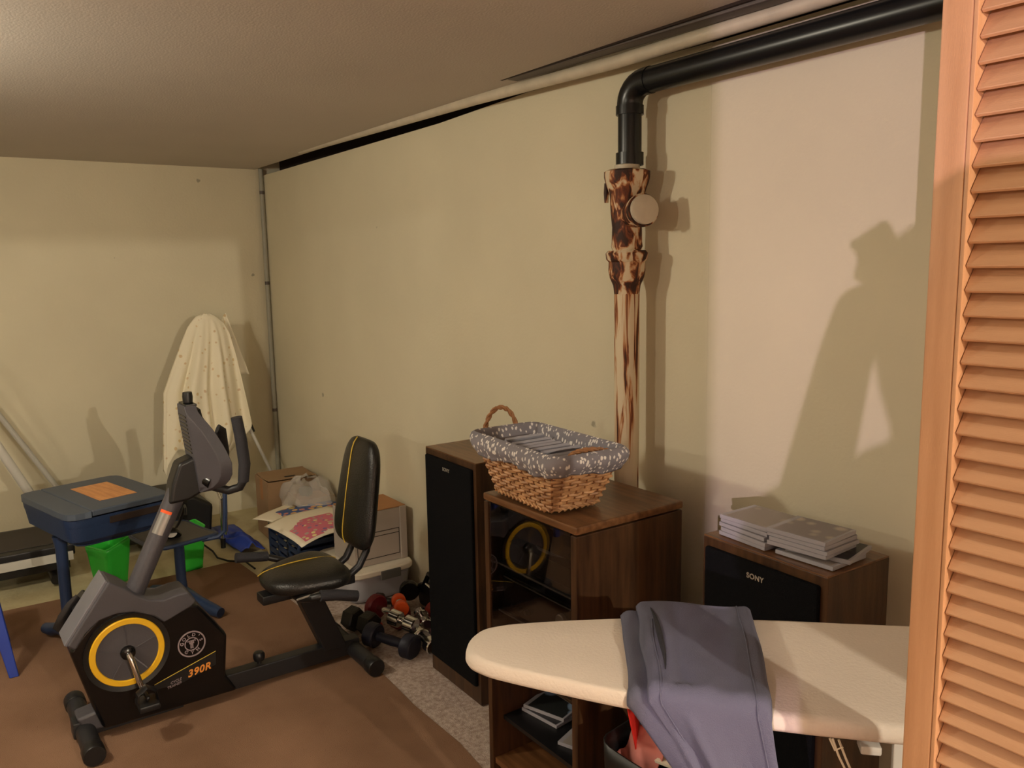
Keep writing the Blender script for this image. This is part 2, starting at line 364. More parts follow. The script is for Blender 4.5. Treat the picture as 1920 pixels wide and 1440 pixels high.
# ------------------------------------------------------------------ pipes on the back wall
dp = thing('drain_pipe', 'black plastic drain pipe with elbow running right under the ceiling', 'pipe', (-1.80, 1.70, 0))
ob('pipe', B().tube([(0, 0, 1.775), (0, 0, 1.955)], .034, 20), M['black_abs'], dp)
ob('elbow', B().tube([(0, 0, 1.93), (0, 0, 1.945)] + [(.062-.062*math.cos(math.radians(a)), 0, 1.945+.052*math.sin(math.radians(a))) for a in range(15, 91, 15)] + [(.085, 0, 1.997)], .037, 20), M['black_abs'], dp)
ob('collar', B().tube([(0, 0, 1.915), (0, 0, 1.94)], .040, 20), M['black_abs'], dp)
ob('collar', B().tube([(0, 0, 1.775), (0, 0, 1.81)], .040, 20), M['black_abs'], dp)
ob('pipe', B().tube([(.08, 0, 1.997), (1.2, 0, 1.999), (2.25, 0, 2.002)], .035, 20), M['black_abs'], dp)
sp = thing('soil_pipe', 'rusted cast iron soil pipe fitting with streaks running down the wall', 'pipe', (-1.80, 1.69, 0))
ob('sleeve', B().lathe([(.036, 1.755), (.037, 1.775), (.032, 1.777)], 20), M['whitepipe'], sp)
ob('wye_fitting', B().lathe([(.040, 1.53), (.046, 1.545), (.044, 1.56), (.043, 1.60), (.047, 1.64), (.050, 1.69), (.056, 1.71), (.063, 1.728), (.066, 1.742), (.066, 1.757), (.055, 1.762), (.038, 1.760)], 28), M['rust'], sp)
hub = ob('hub', B().lathe([(.036, 1.40), (.040, 1.432), (.050, 1.455), (.054, 1.475), (.053, 1.500), (.060, 1.508), (.062, 1.525), (.055, 1.533), (.036, 1.533)], 28), M['rust'], sp)
bb = B(); bb.lathe([(.036, 0.004), (.036, .5), (.037, 1.0), (.037, 1.42)], 24)
ob('stack', bb, M['ruststreak'], sp)
# clean-out branch with its round white plug
mt = dirmat((.03, -.005, 1.635), (1, -.35, .12))
br = ob('branch', B().lathe([(.040, 0), (.040, .05), (.046, .055), (.046, .072)], 24, mt), M['rust'], sp)
ob('plug', B().lathe([(.041, .068), (.041, .082), (.036, .085), (.0, .085)], 24, mt), M['whitepipe'], sp)
b = B(); b.lathe([(.006, -.028), (.008, 0), (.006, .028)], 8, dirmat((-.055, -.03, 1.70), (0, 0, 1)))
ob('bolt', b, M['rust'], sp)

# ------------------------------------------------------------------ louvered bifold door at right
door = thing('door_1', 'honey pine louvered folding door panel at the right edge', 'door', (-.519, .968, 0)); door['kind'] = 'structure'
DW, DT = .40, .028
for n, x0 in (('stile', 0), ('stile', DW-.036)):
    ob(n, B().box((x0+.018, DT/2, 1.03), (.036, DT, 2.02), bevel=.003), M['pine'], door)
for z0, h in ((.02, .11), (1.96, .08)):
    ob('rail', B().box((DW/2, DT/2, z0+h/2), (DW-.072, DT*.9, h), bevel=.002), M['pine_h'], door)
ob('bead', B().box((.0385, .0135, 1.04), (.005, .0265, 1.83), bevel=.001), M['pine'], door)
NS = 66
slat = None
for i in range(NS):
    z = .145+i*.0277
    if slat is None:
        b = B(); b.box((.001, 0, 0), (DW-.079, .0375, .0055), rm('X', 54), bevel=.001, seg=1)
        slat = ob('slat', b, M['pine_h'], door, (DW/2+.001, DT/2+.003, z))
    else:
        o = slat.copy(); C.objects.link(o); o.location = (DW/2+.001, DT/2+.003, z); o.parent = door
        o.rotation_euler = (random.uniform(-.02, .02), 0, random.uniform(-.003, .003))

# ------------------------------------------------------------------ recumbent exercise bike
bk = thing('exercise_bike', 'black recumbent exercise bike with yellow ringed flywheel cover', 'exercise bike', (-2.865, 0, 0))
sh = [(.268, .32), (.318, .12), (.345, .035), (.775, .03), (.738, .10), (.752, .245), (.665, .375), (.60, .40), (.46, .43), (.36, .42), (.30, .36)]
ob('shroud', B().poly([(-.062, y, z) for y, z in sh], (.124, 0, 0)), M['black_gloss'], bk, bevel=.012)
gt = [(.262, .345), (.395, .525), (.44, .492), (.47, .462), (.51, .436), (.555, .425), (.60, .432), (.632, .432), (.658, .395), (.640, .378), (.551, .345), (.52, .375), (.46, .405), (.41, .412), (.36, .403), (.318, .37), (.285, .325)]
gb = B(); gb.poly([(-.068, y, z) for y, z in gt], (.136, 0, 0))
ob('top_shroud', gb, M['charcoal'], bk, bevel=.007)
ob('lit_front_face', B().poly([(-.060, .255, .348), (-.060, .3875, .531), (-.060, .3955, .522), (-.060, .264, .340)], (.120, 0, 0)), M['grey_plastic'], bk, bevel=.003)  # lighter grey carries the light falling on the slanted front face
md = Matrix.Translation((.062, .433, .277)) @ Matrix.Rotation(PI/2, 4, 'Y')
ob('recess_rim', B().lathe([(.113, 0), (.130, 0), (.130, .006), (.113, .002)], 56, md, True), M['black'], bk)
ob('yellow_ring', B().lathe([(.094, .002), (.094, .006), (.096, .009), (.111, .009), (.1135, .006), (.1135, .0)], 64, md), M['yellow'], bk)
dc = ob('disc', B().lathe([(0, .007), (.03, .006), (.094, .003), (.094, -.002), (0, -.002)], 56, md), M['charcoal'], bk)
for a in (20, 92, 164, 236, 308):
    b = B(); b.box((0, .056, .0055), (.004, .066, .003), bevel=.001)
    ob('spoke', b, M['grey_plastic'] if a == 308 else M['charcoal'], dc).data.transform(md @ Matrix.Rotation(math.radians(a), 4, 'Z'))
ob('hub_cap', B().lathe([(.024, .004), (.022, .016), (.014, .022), (0, .023)], 24, md), M['black_gloss'], bk)
ck = ob('crank', B().tube([(.070, .433, .277), (.092, .433, .275), (.098, .437, .262), (.104, .458, .165), (.106, .463, .135)], [.009, .010, .010, .009, .008], 10), M['chrome'], bk)
b = B(); b.box((.158, .463, .131), (.085, .062, .022), bevel=.006); b.box((.158, .463, .156), (.05, .012, .012), bevel=.004)
pd = ob('pedal', b, M['black'], bk)
ob('strap', B().tube([(.158, .432, .135), (.158, .436, .17), (.158, .463, .188), (.158, .490, .17), (.158, .494, .135)], .010, 8, flat=(.35, 2.0)), M['black'], pd)
ck2 = ob('crank', B().tube([(-.070, .433, .277), (-.095, .433, .279), (-.102, .418, .295), (-.104, .335, .398)], .010, 10), M['chrome'], bk)
b = B(); b.box((-.158, .335, .400), (.085, .062, .022), rm('X', 40), bevel=.006)
pd = ob('pedal', b, M['black'], bk)
b = B(); b.tube([(-.14, .338, .415), (-.14, .312, .395), (-.14, .285, .360), (-.14, .270, .335), (-.135, .285, .318), (-.13, .32, .335)], .016, 8, flat=(.25, 1.5))
st = ob('strap', b, M['black'], pd)
# mast
ob('mast', B().tube([(0, .475, .44), (0, .655, .80)], .033, 20, flat=(1, .95)), M['charcoal'], bk)
dm = Vector((0, .180, .36)).normalized()
stq = ob('warning_label', B().grid(lambda u, v: (.0335*math.cos(math.radians(-62+66*u)), .475+.18*(.53+.20*v)+.0335*math.sin(math.radians(-62+66*u))*dm.z, .44+.36*(.53+.20*v)-.0335*math.sin(math.radians(-62+66*u))*dm.y), 9, 4), M['silver'], bk, label='silver sticker with orange top on the mast')
ob('orange_band', B().grid(lambda u, v: (.0342*math.cos(math.radians(-62+66*u)), .475+.18*(.71+.025*v)+.0342*math.sin(math.radians(-62+66*u))*dm.z, .44+.36*(.71+.025*v)-.0342*math.sin(math.radians(-62+66*u))*dm.y), 9, 2), M['orange'], stq)
# mast head, console, handlebar
ob('mast_head', B().poly([(-.042, .60, .73), (-.042, .615, .80), (-.042, .640, .865), (-.042, .70, .885), (-.042, .735, .85), (-.042, .735, .765), (-.042, .665, .735)], (.084, 0, 0)), M['black'], bk, bevel=.012)
def half(z):
    P = [(.760, .055), (.775, .085), (.79, .098), (.82, .109), (.86, .112), (.91, .103), (.97, .086), (1.01, .070), (1.04, .054), (1.055, .045)]
    if z <= P[0][0]: return P[0][1]
    for a, c in zip(P, P[1:]):
        if z <= c[0]: t = (z-a[0])/(c[0]-a[0]); return a[1]+(c[1]-a[1])*t
    return P[-1][1]
def cons(off):
    def f(u, v):
        z = .76+.295*v; s = 2*u-1; hw = half(z)
        flat = min(1, abs(s)/.32)
        y = .668+.064*max(0, abs(s*hw)-.060)/.05+off
        return (s*hw, y+.03*(1-v), z)
    return f
b = B()
f0, f1 = cons(0), cons(.040)
NU, NV = 27, 16
Ga = [[b.bm.verts.new(f0(i/(NU-1), j/(NV-1))) for j in range(NV)] for i in range(NU)]
Gb = [[b.bm.verts.new(f1(i/(NU-1), j/(NV-1))) for j in range(NV)] for i in range(NU)]
for i in range(NU-1):
    for j in range(NV-1):
        b.bm.faces.new((Ga[i][j], Ga[i+1][j], Ga[i+1][j+1], Ga[i][j+1])); b.bm.faces.new((Gb[i][j], Gb[i][j+1], Gb[i+1][j+1], Gb[i+1][j]))
for i in range(NU-1):
    b.bm.faces.new((Ga[i][0], Gb[i][0], Gb[i+1][0], Ga[i+1][0])); b.bm.faces.new((Ga[i][-1], Ga[i+1][-1], Gb[i+1][-1], Gb[i][-1]))
for j in range(NV-1):
    b.bm.faces.new((Ga[0][j], Ga[0][j+1], Gb[0][j+1], Gb[0][j])); b.bm.faces.new((Ga[-1][j], Gb[-1][j], Gb[-1][j+1], Ga[-1][j+1]))
co = ob('console', b, M['charcoal'], bk, bevel=.005)
for k in range(10):
    z = 1.018-k*.0135
    ob('vent_slot', B().box((0, .6672+.03*(1-(z-.76)/.295), z), (.092, .003, .0056)), M['black_gloss'], co, smooth=False)
b = B(); b.grid(lambda u, v: Vector(cons(.047)(.06+.88*u, .05+.90*v))+Vector((0, .003*math.sin(PI*u), 0)), 17, 12)
ob('display_panel', b, M['black'], co, solid=.006)
ob('trim_cap', B().poly([(-.040, .672, 1.053), (-.042, .706, 1.055), (.046, .710, 1.052), (.042, .674, 1.051)], (0, 0, .008)), M['black_gloss'], co, bevel=.002)
ob('knob', B().lathe([(.016, 0), (.017, .02), (.015, .034), (0, .034)], 16, Matrix.Translation((.004, .692, 1.062))), M['black'], bk)
def hb(s): return [(0*s, .705, .812), (.03*s, .715, .80), (.055*s, .745, .772), (.080*s, .785, .758), (.105*s, .815, .770), (.115*s, .830, .80), (.118*s, .832, .85), (.118*s, .828, .90)]
for s in (1, -1):
    h = ob('handlebar', B().tube(hb(s), .0145, 14), M['darkmetal'], bk)
    ob('grip', B().tube([(.112*s, .826, .79), (.118*s, .832, .85), (.118*s, .826, .93), (.118*s, .815, 1.012 if s > 0 else .935)], [.018, .0195, .0195, .0185], 16), M['tube'], h)
ob('clamp', B().lathe([(.024, -.022), (.026, 0), (.024, .022)], 18, dirmat((.056, .726, .800), (1, .6, -.5))), M['black_gloss'], bk)
# frame
ob('main_beam', B().box((0, .985, .047), (.052, .55, .062), bevel=.006), M['darkmetal'], bk)
ob('front_beam', B().box((0, .43, .040), (.06, .34, .055), bevel=.006), M['darkmetal'], bk)
ob('front_fender', B().poly([(-.04, .27, .085), (-.04, .36, .10), (-.04, .36, .03), (-.04, .30, .03)], (.08, 0, 0)), M['charcoal'], bk, bevel=.01)
for y, x0, x1 in ((.295, -.222, .205), (1.235, -.215, .222)):
    s = ob('stabilizer', B().tube([(x0+.04, y, .034), (x1-.04, y, .034)], .030, 18), M['darkmetal'], bk)
    for xa, xb in ((x0, x0+.055), (x1-.055, x1)): ob('end_cap', B().tube([(xa, y, .034), (xa+.008, y, .034), (xb-.004, y, .034), (xb, y, .034)], [.030, .0335, .0335, .031], 18), M['black'], s)
ob('adjuster_knob', B().lathe([(.008, .07), (.008, .086), (.018, .090), (.021, .100), (.021, .112), (.016, .120), (0, .122)], 18, Matrix.Translation((0, .874, 0))), M['black'], bk)
ob('seat_post', B().poly([(-.033, 1.115, .06), (-.033, 1.205, .06), (-.033, 1.10, .325), (-.033, 1.01, .325)], (.066, 0, 0)), M['darkmetal'], bk, bevel=.006)
ob('seat_rail', B().box((0, 1.07, .318), (.07, .36, .035), bevel=.006), M['black'], bk)
# seat cushion: pear-shaped pad, rounded
def pad(outline, th, dome, n=48, m=8, z0=0):
    """closed cushion from outline(angle)->(x,y)"""
    def f(u, v):
        a = 2*PI*u; x, y = outline(a); ph = PI*v-PI/2
        k = math.copysign(abs(math.cos(ph))**.45, 1); z = math.sin(ph); z = math.copysign(abs(z)**.8, z)
        return (x*k, y*k, z0+z*th/2+dome*(1-k))
    return f
def seat_o(a):
    c, s = math.cos(a), math.sin(a); e = .62
    x = math.copysign(abs(c)**e, c); y = math.copysign(abs(s)**e, s)
    w = .158+.042*y
    return (x*w, y*.150)
b = B(); b.grid(pad(seat_o, .072, .0), 56, 13, cu=True)
se = ob('seat', b, M['leather'], bk, (0, 1.055, .372), (math.radians(2), 0, 0))
ob('piping', B().tube([(-.055+.02*t, -.150+.297*t, .022*math.sin(PI*min(1, max(0, t)))**.5*1.0+.0165) for t in [i/16 for i in range(17)]], .0022, 6), M['piping'], se)
ob('seat_badge', B().box((.178, -.05, -.012), (.004, .09, .007), .1, bevel=.002), M['metal_badge'], se)
def back_o(a):
    c, s = math.cos(a), math.sin(a); e = .42
    x = math.copysign(abs(c)**e, c); y = math.copysign(abs(s)**e, s)
    w = .163-.036*(y+1)/2 - .014*max(0, y-.55)
    return (x*w, y*.208)
b = B(); b.grid(pad(back_o, .066, .0), 60, 13, cu=True)
ba = ob('backrest', b, M['leather'], bk, (0, 1.292, .648), (math.radians(90-10), 0, 0))
ob('piping', B().tube([(-.035+.012*abs(t-.5), -.207+.414*t, .0335-.018*(abs(2*t-1)**9)) for t in [i/20 for i in range(21)]], .0022, 6), M['piping'], ba)
for x in (-.06, .06):
    ob('backrest_bracket', B().tube([(x, 1.13, .325), (x, 1.19, .335), (x, 1.255, .375), (x, 1.288, .43), (x, 1.305, .50)], .014, 12), M['darkmetal'], bk)
ob('side_handle', B().tube([(-.05, 1.10, .325), (-.12, 1.10, .335), (-.20, 1.06, .365), (-.225, .98, .395)], .013, 12), M['black'], bk)
ob('side_handle', B().tube([(-.225, 1.0, .39), (-.225, .88, .41)], .019, 14), M['tube'], bk, label='black foam grip on the far side of the seat')
ob('side_handle', B().tube([(.05, 1.00, .322), (.12, 1.0, .33), (.19, 1.02, .352), (.205, 1.06, .358), (.205, 1.10, .350)], .014, 12), M['black'], bk)
ob('side_handle', B().tube([(.205, 1.04, .360), (.206, 1.10, .348), (.207, 1.175, .325)], .020, 14), M['tube'], bk, label='black foam grip on the near side of the seat')
# printing on the shroud (faces +x)
FX = Matrix(((0, 0, 1, 0), (1, 0, 0, 0), (0, 1, 0, 0), (0, 0, 0, 1)))   # text x -> +y, text y -> +z, normal -> +x
lx = .0628; ly, lz = .632, .246
M['logo'] = mat('logo_grey', (150, 134, 138), .5)
md2 = Matrix.Translation((lx, ly, lz)) @ Matrix.Rotation(PI/2, 4, 'Y')
lg = ob('round_logo', B().lathe([(.041, -.001), (.041, .0012), (.0455, .0012), (.0455, -.001)], 48, md2, True), M['logo'], bk)
ob('logo_ring', B().lathe([(.0205, -.001), (.0205, .0012), (.0235, .0012), (.0235, -.001)], 36, md2, True), M['logo'], lg)
def ringtext(s, a0, step, r, size):
    for i, ch in enumerate(s):
        a = math.radians(a0-step*i)
        text('letter', ch, size, Matrix.Translation((lx, ly, lz)) @ FX @ Matrix.Translation((r*math.cos(a), r*math.sin(a), .0004)) @ Matrix.Rotation(a-PI/2, 4, 'Z'), M['logo'], lg, bold=.0003)
ringtext("GOLD'S", 168, 31, .0315, .0155)
for i, ch in enumerate('GYM'):
    a = math.radians(-128+38*i)
    text('letter', ch, .0155, Matrix.Translation((lx, ly, lz)) @ FX @ Matrix.Translation((.0315*math.cos(a), .0315*math.sin(a), .0004)) @ Matrix.Rotation(a+PI/2, 4, 'Z'), M['logo'], lg, bold=.0003)
b = B()  # small figure holding a bar overhead
for c, d in (((0, .004), (.009, .011)), ((0, .0125), (.006, .006)), ((-.003, -.007), (.004, .012)), ((.003, -.007), (.004, .012)), ((0, .0165), (.026, .002)), ((-.013, .0165), (.003, .007)), ((.013, .0165), (.003, .007)), ((-.007, .010), (.003, .010)), ((.007, .010), (.003, .010))):
    b.box((0, c[0]*.9, c[1]*.9-.003), (.002, d[0], d[1]))
ob('logo_figure', b, M['logo'], lg, (lx, ly, lz), smooth=False)
# panel with model number
pn = ob('name_strip', B().poly([(lx, .500, .120), (lx, .505, .138), (lx, .708, .197), (lx, .706, .150), (lx, .60, .120)], (.0006, 0, 0)), M['black'], bk, smooth=False)
ob('stripe', B().tube([(lx+.001, .505, .139), (lx+.001, .708, .198)], .0011, 6), M['piping'], pn)
MN = Matrix.Translation((lx+.001, .648, .1465)) @ FX @ Matrix.Rotation(math.radians(8), 4, 'Z')
M['orange_ink'] = mat('orange_ink', (236, 150, 60), .5)
text('number', '390R', .034, MN, M['orange_ink'], pn, shear=.35, space=1.12, bold=.0009)
text('lettering', 'CYCLE', .012, Matrix.Translation((lx+.001, .572, .131)) @ FX @ Matrix.Rotation(math.radians(10), 4, 'Z'), M['logo'], pn, shear=.3)
text('lettering', 'TRAINER', .012, Matrix.Translation((lx+.001, .566, .118)) @ FX @ Matrix.Rotation(math.radians(10), 4, 'Z'), M['logo'], pn, shear=.3)

# ------------------------------------------------------------------ speakers
def speaker(label, loc, rotz):
    W, D, Hh = .345, .215, .85
    t = thing('floor_speaker', label, 'speaker', loc, rotz)   # origin: front-left bottom corner
    b = B(); b.box((W/2, D/2, Hh/2), (W, D, Hh), bevel=.003); ob('cabinet', b, M['walnut'], t)
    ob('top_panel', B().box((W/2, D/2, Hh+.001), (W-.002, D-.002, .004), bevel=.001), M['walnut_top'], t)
    g = ob('grille', B().box((W/2-.001, -.004, Hh/2+.022), (W-.030, .016, Hh-.085), bevel=.006), M['grille'], t)
    text('maker_badge', 'SONY', .017, Matrix.Translation((W/2-.005, -.0125, Hh-.052)) @ Matrix.Rotation(PI/2, 4, 'X'), M['metal_badge'], g, bold=.0004, space=1.1)
    return t
speaker('tall wooden speaker with black grille left of the stereo cabinet', (-2.585, 1.436, 0), math.radians(-1))
speaker('tall wooden speaker with stacked discs on top, behind the ironing board', (-1.300, 1.472, 0), math.radians(-2))

# ------------------------------------------------------------------ stereo cabinet
cx0, cx1, cy0, cy1, CH = -1.892, -1.487, 1.232, 1.60, .869
cb = thing('stereo_cabinet', 'walnut stereo cabinet with smoked glass door under the wicker basket', 'cabinet', (cx0, cy0, 0))
W, D = cx1-cx0, cy1-cy0
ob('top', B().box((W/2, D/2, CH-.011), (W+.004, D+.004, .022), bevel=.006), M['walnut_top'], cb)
ob('side_panel', B().box((.010, D/2, CH/2-.012), (.020, D, CH-.026), bevel=.002), M['walnut'], cb)
ob('side_panel', B().box((W-.012, D/2, CH/2-.012), (.024, D, CH-.026), bevel=.004), M['walnut'], cb)
ob('back_panel', B().box((W/2, D-.004, CH/2), (W-.045, .006, CH-.05)), M['black'], cb, smooth=False)
ob('bottom_panel', B().box((W/2, D/2, .065), (W-.045, D-.012, .018)), M['walnut_top'], cb, smooth=False)
ob('plinth', B().box((W/2, .03, .03), (W-.045, .015, .055)), M['walnut'], cb, smooth=False)
for z, d in ((.19, .012), (.375, .012), (.52, .012), (.66, .012)):
    s = ob('shelf', B().box((W/2, D/2+.012, z), (W-.046, D-.05, d)), M['black'], cb, smooth=False)
    if z > .3: ob('shelf_edge', B().box((W/2, .031, z+.003), (W-.046, .003, .004)), M['silver'], s, smooth=False)
gd = ob('glass_door', B().box((W/2-.002, .006, .622), (W-.049, .005, .446), bevel=.001), M['glass'], cb, label='smoked glass door')
ob('hinge', B().box((W-.045, .011, .822), (.03, .010, .026), bevel=.002), M['black_gloss'], gd)
ob('hinge', B().box((.04, .011, .42), (.03, .010, .016), bevel=.002), M['black_gloss'], gd)
def comp(label, name, z, h, y0, knobs, cat):
    t = thing(name, label, cat, (cx0+.035, cy0+y0, z))
    w = W-.075
    ob('case', B().box((w/2, .13, h/2), (w, .25, h), bevel=.003), M['black'], t)
    ob('front_panel', B().box((w/2, .002, h/2), (w, .006, h-.006), bevel=.002), M['black_gloss'], t)
    ob('trim_strip', B().box((w/2, -.002, h-.006), (w-.01, .003, .0025)), M['silver'], t, smooth=False)
    for kx, kz, r in knobs: ob('knob', B().lathe([(r, 0), (r, .010), (r*.85, .013), (0, .013)], 16, dirmat((kx, -.001, kz), (0, -1, 0))), M['silver'] if r > .012 else M['black'], t)
    return t
tt = thing('turntable', 'black turntable with clear lid on the top cabinet shelf', 'turntable', (cx0+.035, cy0+.05, .668))
ob('plinth', B().box((.165, .14, .03), (.33, .27, .055), bevel=.004), M['black'], tt)
ob('platter', B().lathe([(.125, .058), (.125, .070), (0, .071)], 36, Matrix.Translation((.15, .15, 0))), M['grey_plastic'], tt)
ob('tonearm', B().tube([(.29, .24, .075), (.28, .10, .08), (.24, .06, .078)], .004, 8), M['chrome'], tt)
ob('dust_cover', B().box((.165, .14, .112), (.325, .265, .07), bevel=.004), M['glass'], tt)
comp('black stereo receiver on the middle cabinet shelf', 'stereo_receiver', .528, .105, .04, [(.27, .06, .018), (.06, .03, .007), (.09, .03, .007), (.12, .03, .007)], 'receiver')
comp('black cassette deck on the lower cabinet shelf', 'cassette_deck', .383, .10, .04, [(.05, .07, .006), (.3, .05, .011)], 'cassette deck')

from mathutils import noise as mn
def nz(x, y, z=0, s=1): return mn.noise(Vector((x*s, y*s, z*s)))

# ------------------------------------------------------------------ wicker basket with liner and discs
bx, by, bz = -1.728, 1.325, CH+.004
bs = thing('wicker_basket', 'wicker basket with grey sprig cloth liner on the stereo cabinet', 'basket', (bx, by, bz), math.radians(-3))
def rr(u, hx, hy, r):
    """rounded rectangle at arc parameter u"""
    sx, sy = 2*(hx-r), 2*(hy-r); q = PI*r/2; P = 2*sx+2*sy+4*q; d = (u % 1)*P
    for (cx_, cy_, L, ang, dx, dy) in ((-hx+r, -hy, sx, -90, 1, 0), (hx, -hy+r, sy, 0, 0, 1), (hx-r, hy, sx, 90, -1, 0), (-hx, hy-r, sy, 180, 0, -1)):
        if d < L: return Vector((cx_+dx*d, cy_+dy*d, 0)), Vector((dy, -dx, 0))
        d -= L
        if d < q:
            e = Vector((cx_+dx*L, cy_+dy*L, 0)); n0 = Vector((dy, -dx, 0)); cc_ = e-n0*r
            a = d/r; n = Vector((n0.x*math.cos(a)-n0.y*math.sin(a), n0.x*math.sin(a)+n0.y*math.cos(a), 0))
            return cc_+n*r, n
        d -= q
    return Vector((-hx+r, -hy, 0)), Vector((0, -1, 0))
BH = .150
def bsk(u, z, off=0):
    t = z/BH; p, n = rr(u, .130+.080*t, .078+.030*t, .022+.008*t)
    p = p+n*off; p.x -= .010*(1-t)*0; return Vector((p.x, p.y, z))
NSK = 40
for i in range(NSK):
    u = i/NSK
    ob('stake', B().tube([bsk(u, .002), bsk(u, .05), bsk(u, .10), bsk(u, BH)], .0027, 6), M['wicker_dark'], bs)
for k in range(15):
    z = .010+k*.0092; pts = []
    for i in range(NSK*2):
        u = i/(NSK*2); ph = (i//2+k) % 2; w = (.0048 if ph else -.0048) if i % 2 == 0 else 0
        pts.append(bsk(u, z+.0012*math.sin(i*1.7+k), w))
    ob('weaver', B().tube(pts, .0046, 6, closed=True, flat=(1, 1)), M['wicker'], bs)
for i in range(0, 44):
    u = i/44; a, c = bsk(u, .003, .003), bsk(u+.045, .012, .008)
    ob('border_twist', B().tube([a+Vector((0, 0, .0)), (a+c)/2+Vector((0, 0, .007)), c-Vector((0, 0, .004))], [.0036, .0044, .003], 6), M['wicker'], bs)
ob('rim', B().tube([bsk(i/60, BH-.002) for i in range(60)], .006, 8, closed=True), M['wicker_dark'], bs)
def lin(u, v):
    w = .003*math.sin(u*2*PI*17)+.002*math.sin(u*2*PI*31+1)
    if v < .45:
        t = v/.45; z = .035+(BH+.006-.035)*t; p = bsk(u, z, -.010+w*.5*(1-t))
    elif v < .6:
        t = (v-.45)/.15; p = bsk(u, BH, -.010+.024*t); p.z = BH+.006+.009*math.sin(PI*t)
    else:
        t = (v-.6)/.4; hem = .047+.006*math.sin(u*2*PI*5)
        z = BH+.004-hem*t; p = bsk(u, max(z, .03), .014+.007*math.sin(PI*min(1, t*1.2))+w*(.4+t)); p.z = z
    return p
lb = ob('liner', B().grid(lin, 150, 22, cu=True), M['liner'], bs, solid=.0022)
b = B(); b.grid(lambda u, v: (lambda p: Vector((p.x*v, p.y*v, .038)))(bsk(u, .038, -.008)), 40, 4, cu=True)
ob('liner_base', b, M['liner'], bs)
def rope(pts, r=.0046):
    b = B(); P = [Vector(p) for p in pts]
    for s in (0, PI):
        out = []
        for i, p in enumerate(P):
            t = (P[min(i+1, len(P)-1)]-P[max(i-1, 0)]).normalized(); x = t.orthogonal().normalized(); x = Vector((0, 1, 0)).cross(t).normalized() if abs(t.y) < .9 else x; y = t.cross(x)
            a = i*1.1+s; out.append(p+(x*math.cos(a)+y*math.sin(a))*r*.75)
        b.tube(out, r, 7)
    return b
ob('rope_handle', rope([(-.216-.004*math.sin(PI*i/26), -.005-.056*math.cos(PI*i/26), BH-.02+.088*math.sin(PI*i/26)) for i in range(27)]), M['rope'], bs)
ob('rope_handle', rope([(.205-.030*math.sin(PI*i/26), .055*math.cos(PI*i/26)*-1.15, BH+.002+.010*math.sin(PI*i/26)) for i in range(27)]), M['rope'], bs)

def jewel(label, mt, cover, group, s=1.0):
    t = bpy.data.objects.new('disc_case', None); C.objects.link(t); t.matrix_world = mt
    t['label'] = label; t['category'] = 'disc case'; t['group'] = group
    if not jc:
        a = B(); a.box((.071, .0625, .0050), (.142, .125, .0098), bevel=.0008, seg=1)
        jc['shell'] = ob('shell', a, M['case'], t)
        jc['cover'] = {}
        jc['spine'] = ob('spine', B().box((.071, .0625, .0046), (.1385, .1215, .0050)), M['silver'], t, smooth=False)
    else:
        for k in ('shell', 'spine'):
            o = jc[k].copy(); C.objects.link(o); o.parent = t
    if cover not in jc['cover']:
        jc['cover'][cover] = ob('cover_print', B().box((.075, .0625, .0099), (.122, .119, .0004)), M[cover], t, smooth=False)
    else:
        o = jc['cover'][cover].copy(); C.objects.link(o); o.parent = t
    return t
jc = {}
LT = lambda x, y, z, a=0: Matrix.Translation((x, y, z)) @ Matrix.Rotation(math.radians(a), 4, 'Z')
# on the right speaker
sz = .8545; ordn = ['bottom', 'second', 'third', 'fourth', 'fifth', 'sixth']
rng = random.Random(3)
for i in range(5):
    top = i == 4
    jewel('topmost clear case of the left stack, cream cover, on speaker' if top else f'clear disc case, {ordn[i]} from below in the left stack on speaker',
          LT(-1.268+rng.uniform(-.007, .006)-(.006 if top else 0), 1.494+rng.uniform(-.006, .005), sz+.0102*i, -4+rng.uniform(-4, 4)+(2 if top else 0)), 'cover_b' if top else 'cover_a', 'disc cases stacked on the right speaker')
jewel('bottom clear disc case sticking out rightwards under the right stack', LT(-1.108, 1.489, sz, 1), 'cover_b', 'disc cases stacked on the right speaker')
jewel('clear disc case turned askew just above the lowest on right', LT(-1.088, 1.497, sz+.0102, 12), 'cover_c', 'disc cases stacked on the right speaker')
for i in range(4):
    top = i == 3
    jewel('topmost disc case of the right stack, grey cover, on speaker' if top else f'clear disc case, {ordn[i+2]} from below in the right stack on speaker',
          LT(-1.118+rng.uniform(-.006, .006), 1.476+rng.uniform(-.005, .005), sz+.0204+.0102*i, 1+rng.uniform(-4, 4)), 'cover_a', 'disc cases stacked on the right speaker')
# leaning in the basket
for i in range(9):
    x = -.150+i*.026; tilt = -(62-1.2*i)+rng.uniform(-4, 4)
    mt = Matrix.Translation((bx, by, bz)) @ Matrix.Rotation(math.radians(-3), 4, 'Z') @ Matrix.Translation((x-.012, -.068+rng.uniform(-.004, .012), .024)) @ Matrix.Rotation(math.radians(tilt), 4, 'Y') @ Matrix.Rotation(0, 4, 'Z')
    nth = ['leftmost', 'second', 'third', 'fourth', 'fifth', 'sixth', 'seventh', 'eighth', 'rightmost'][i]
    jewel(f'disc case leaning in the lined basket, {nth}'+(' from the left' if 0 < i < 8 else ''), mt, 'cover_c' if i % 3 else 'cover_a', 'disc cases in the basket')
# in the bottom of the cabinet
jewel('disc case with light-wood coloured edge at the bottom of cabinet pile', LT(-1.856, 1.325, .1965, 8), 'cover_c', 'discs inside the cabinet')
jewel('disc case with pale blue picture cover on the cabinet shelf', LT(-1.852, 1.328, .2068, 18), 'cover_d', 'discs inside the cabinet')
jewel('small white disc box beside the glass on cabinet shelf', LT(-1.655, 1.30, .1965, 20), 'cover_b', 'discs inside the cabinet')

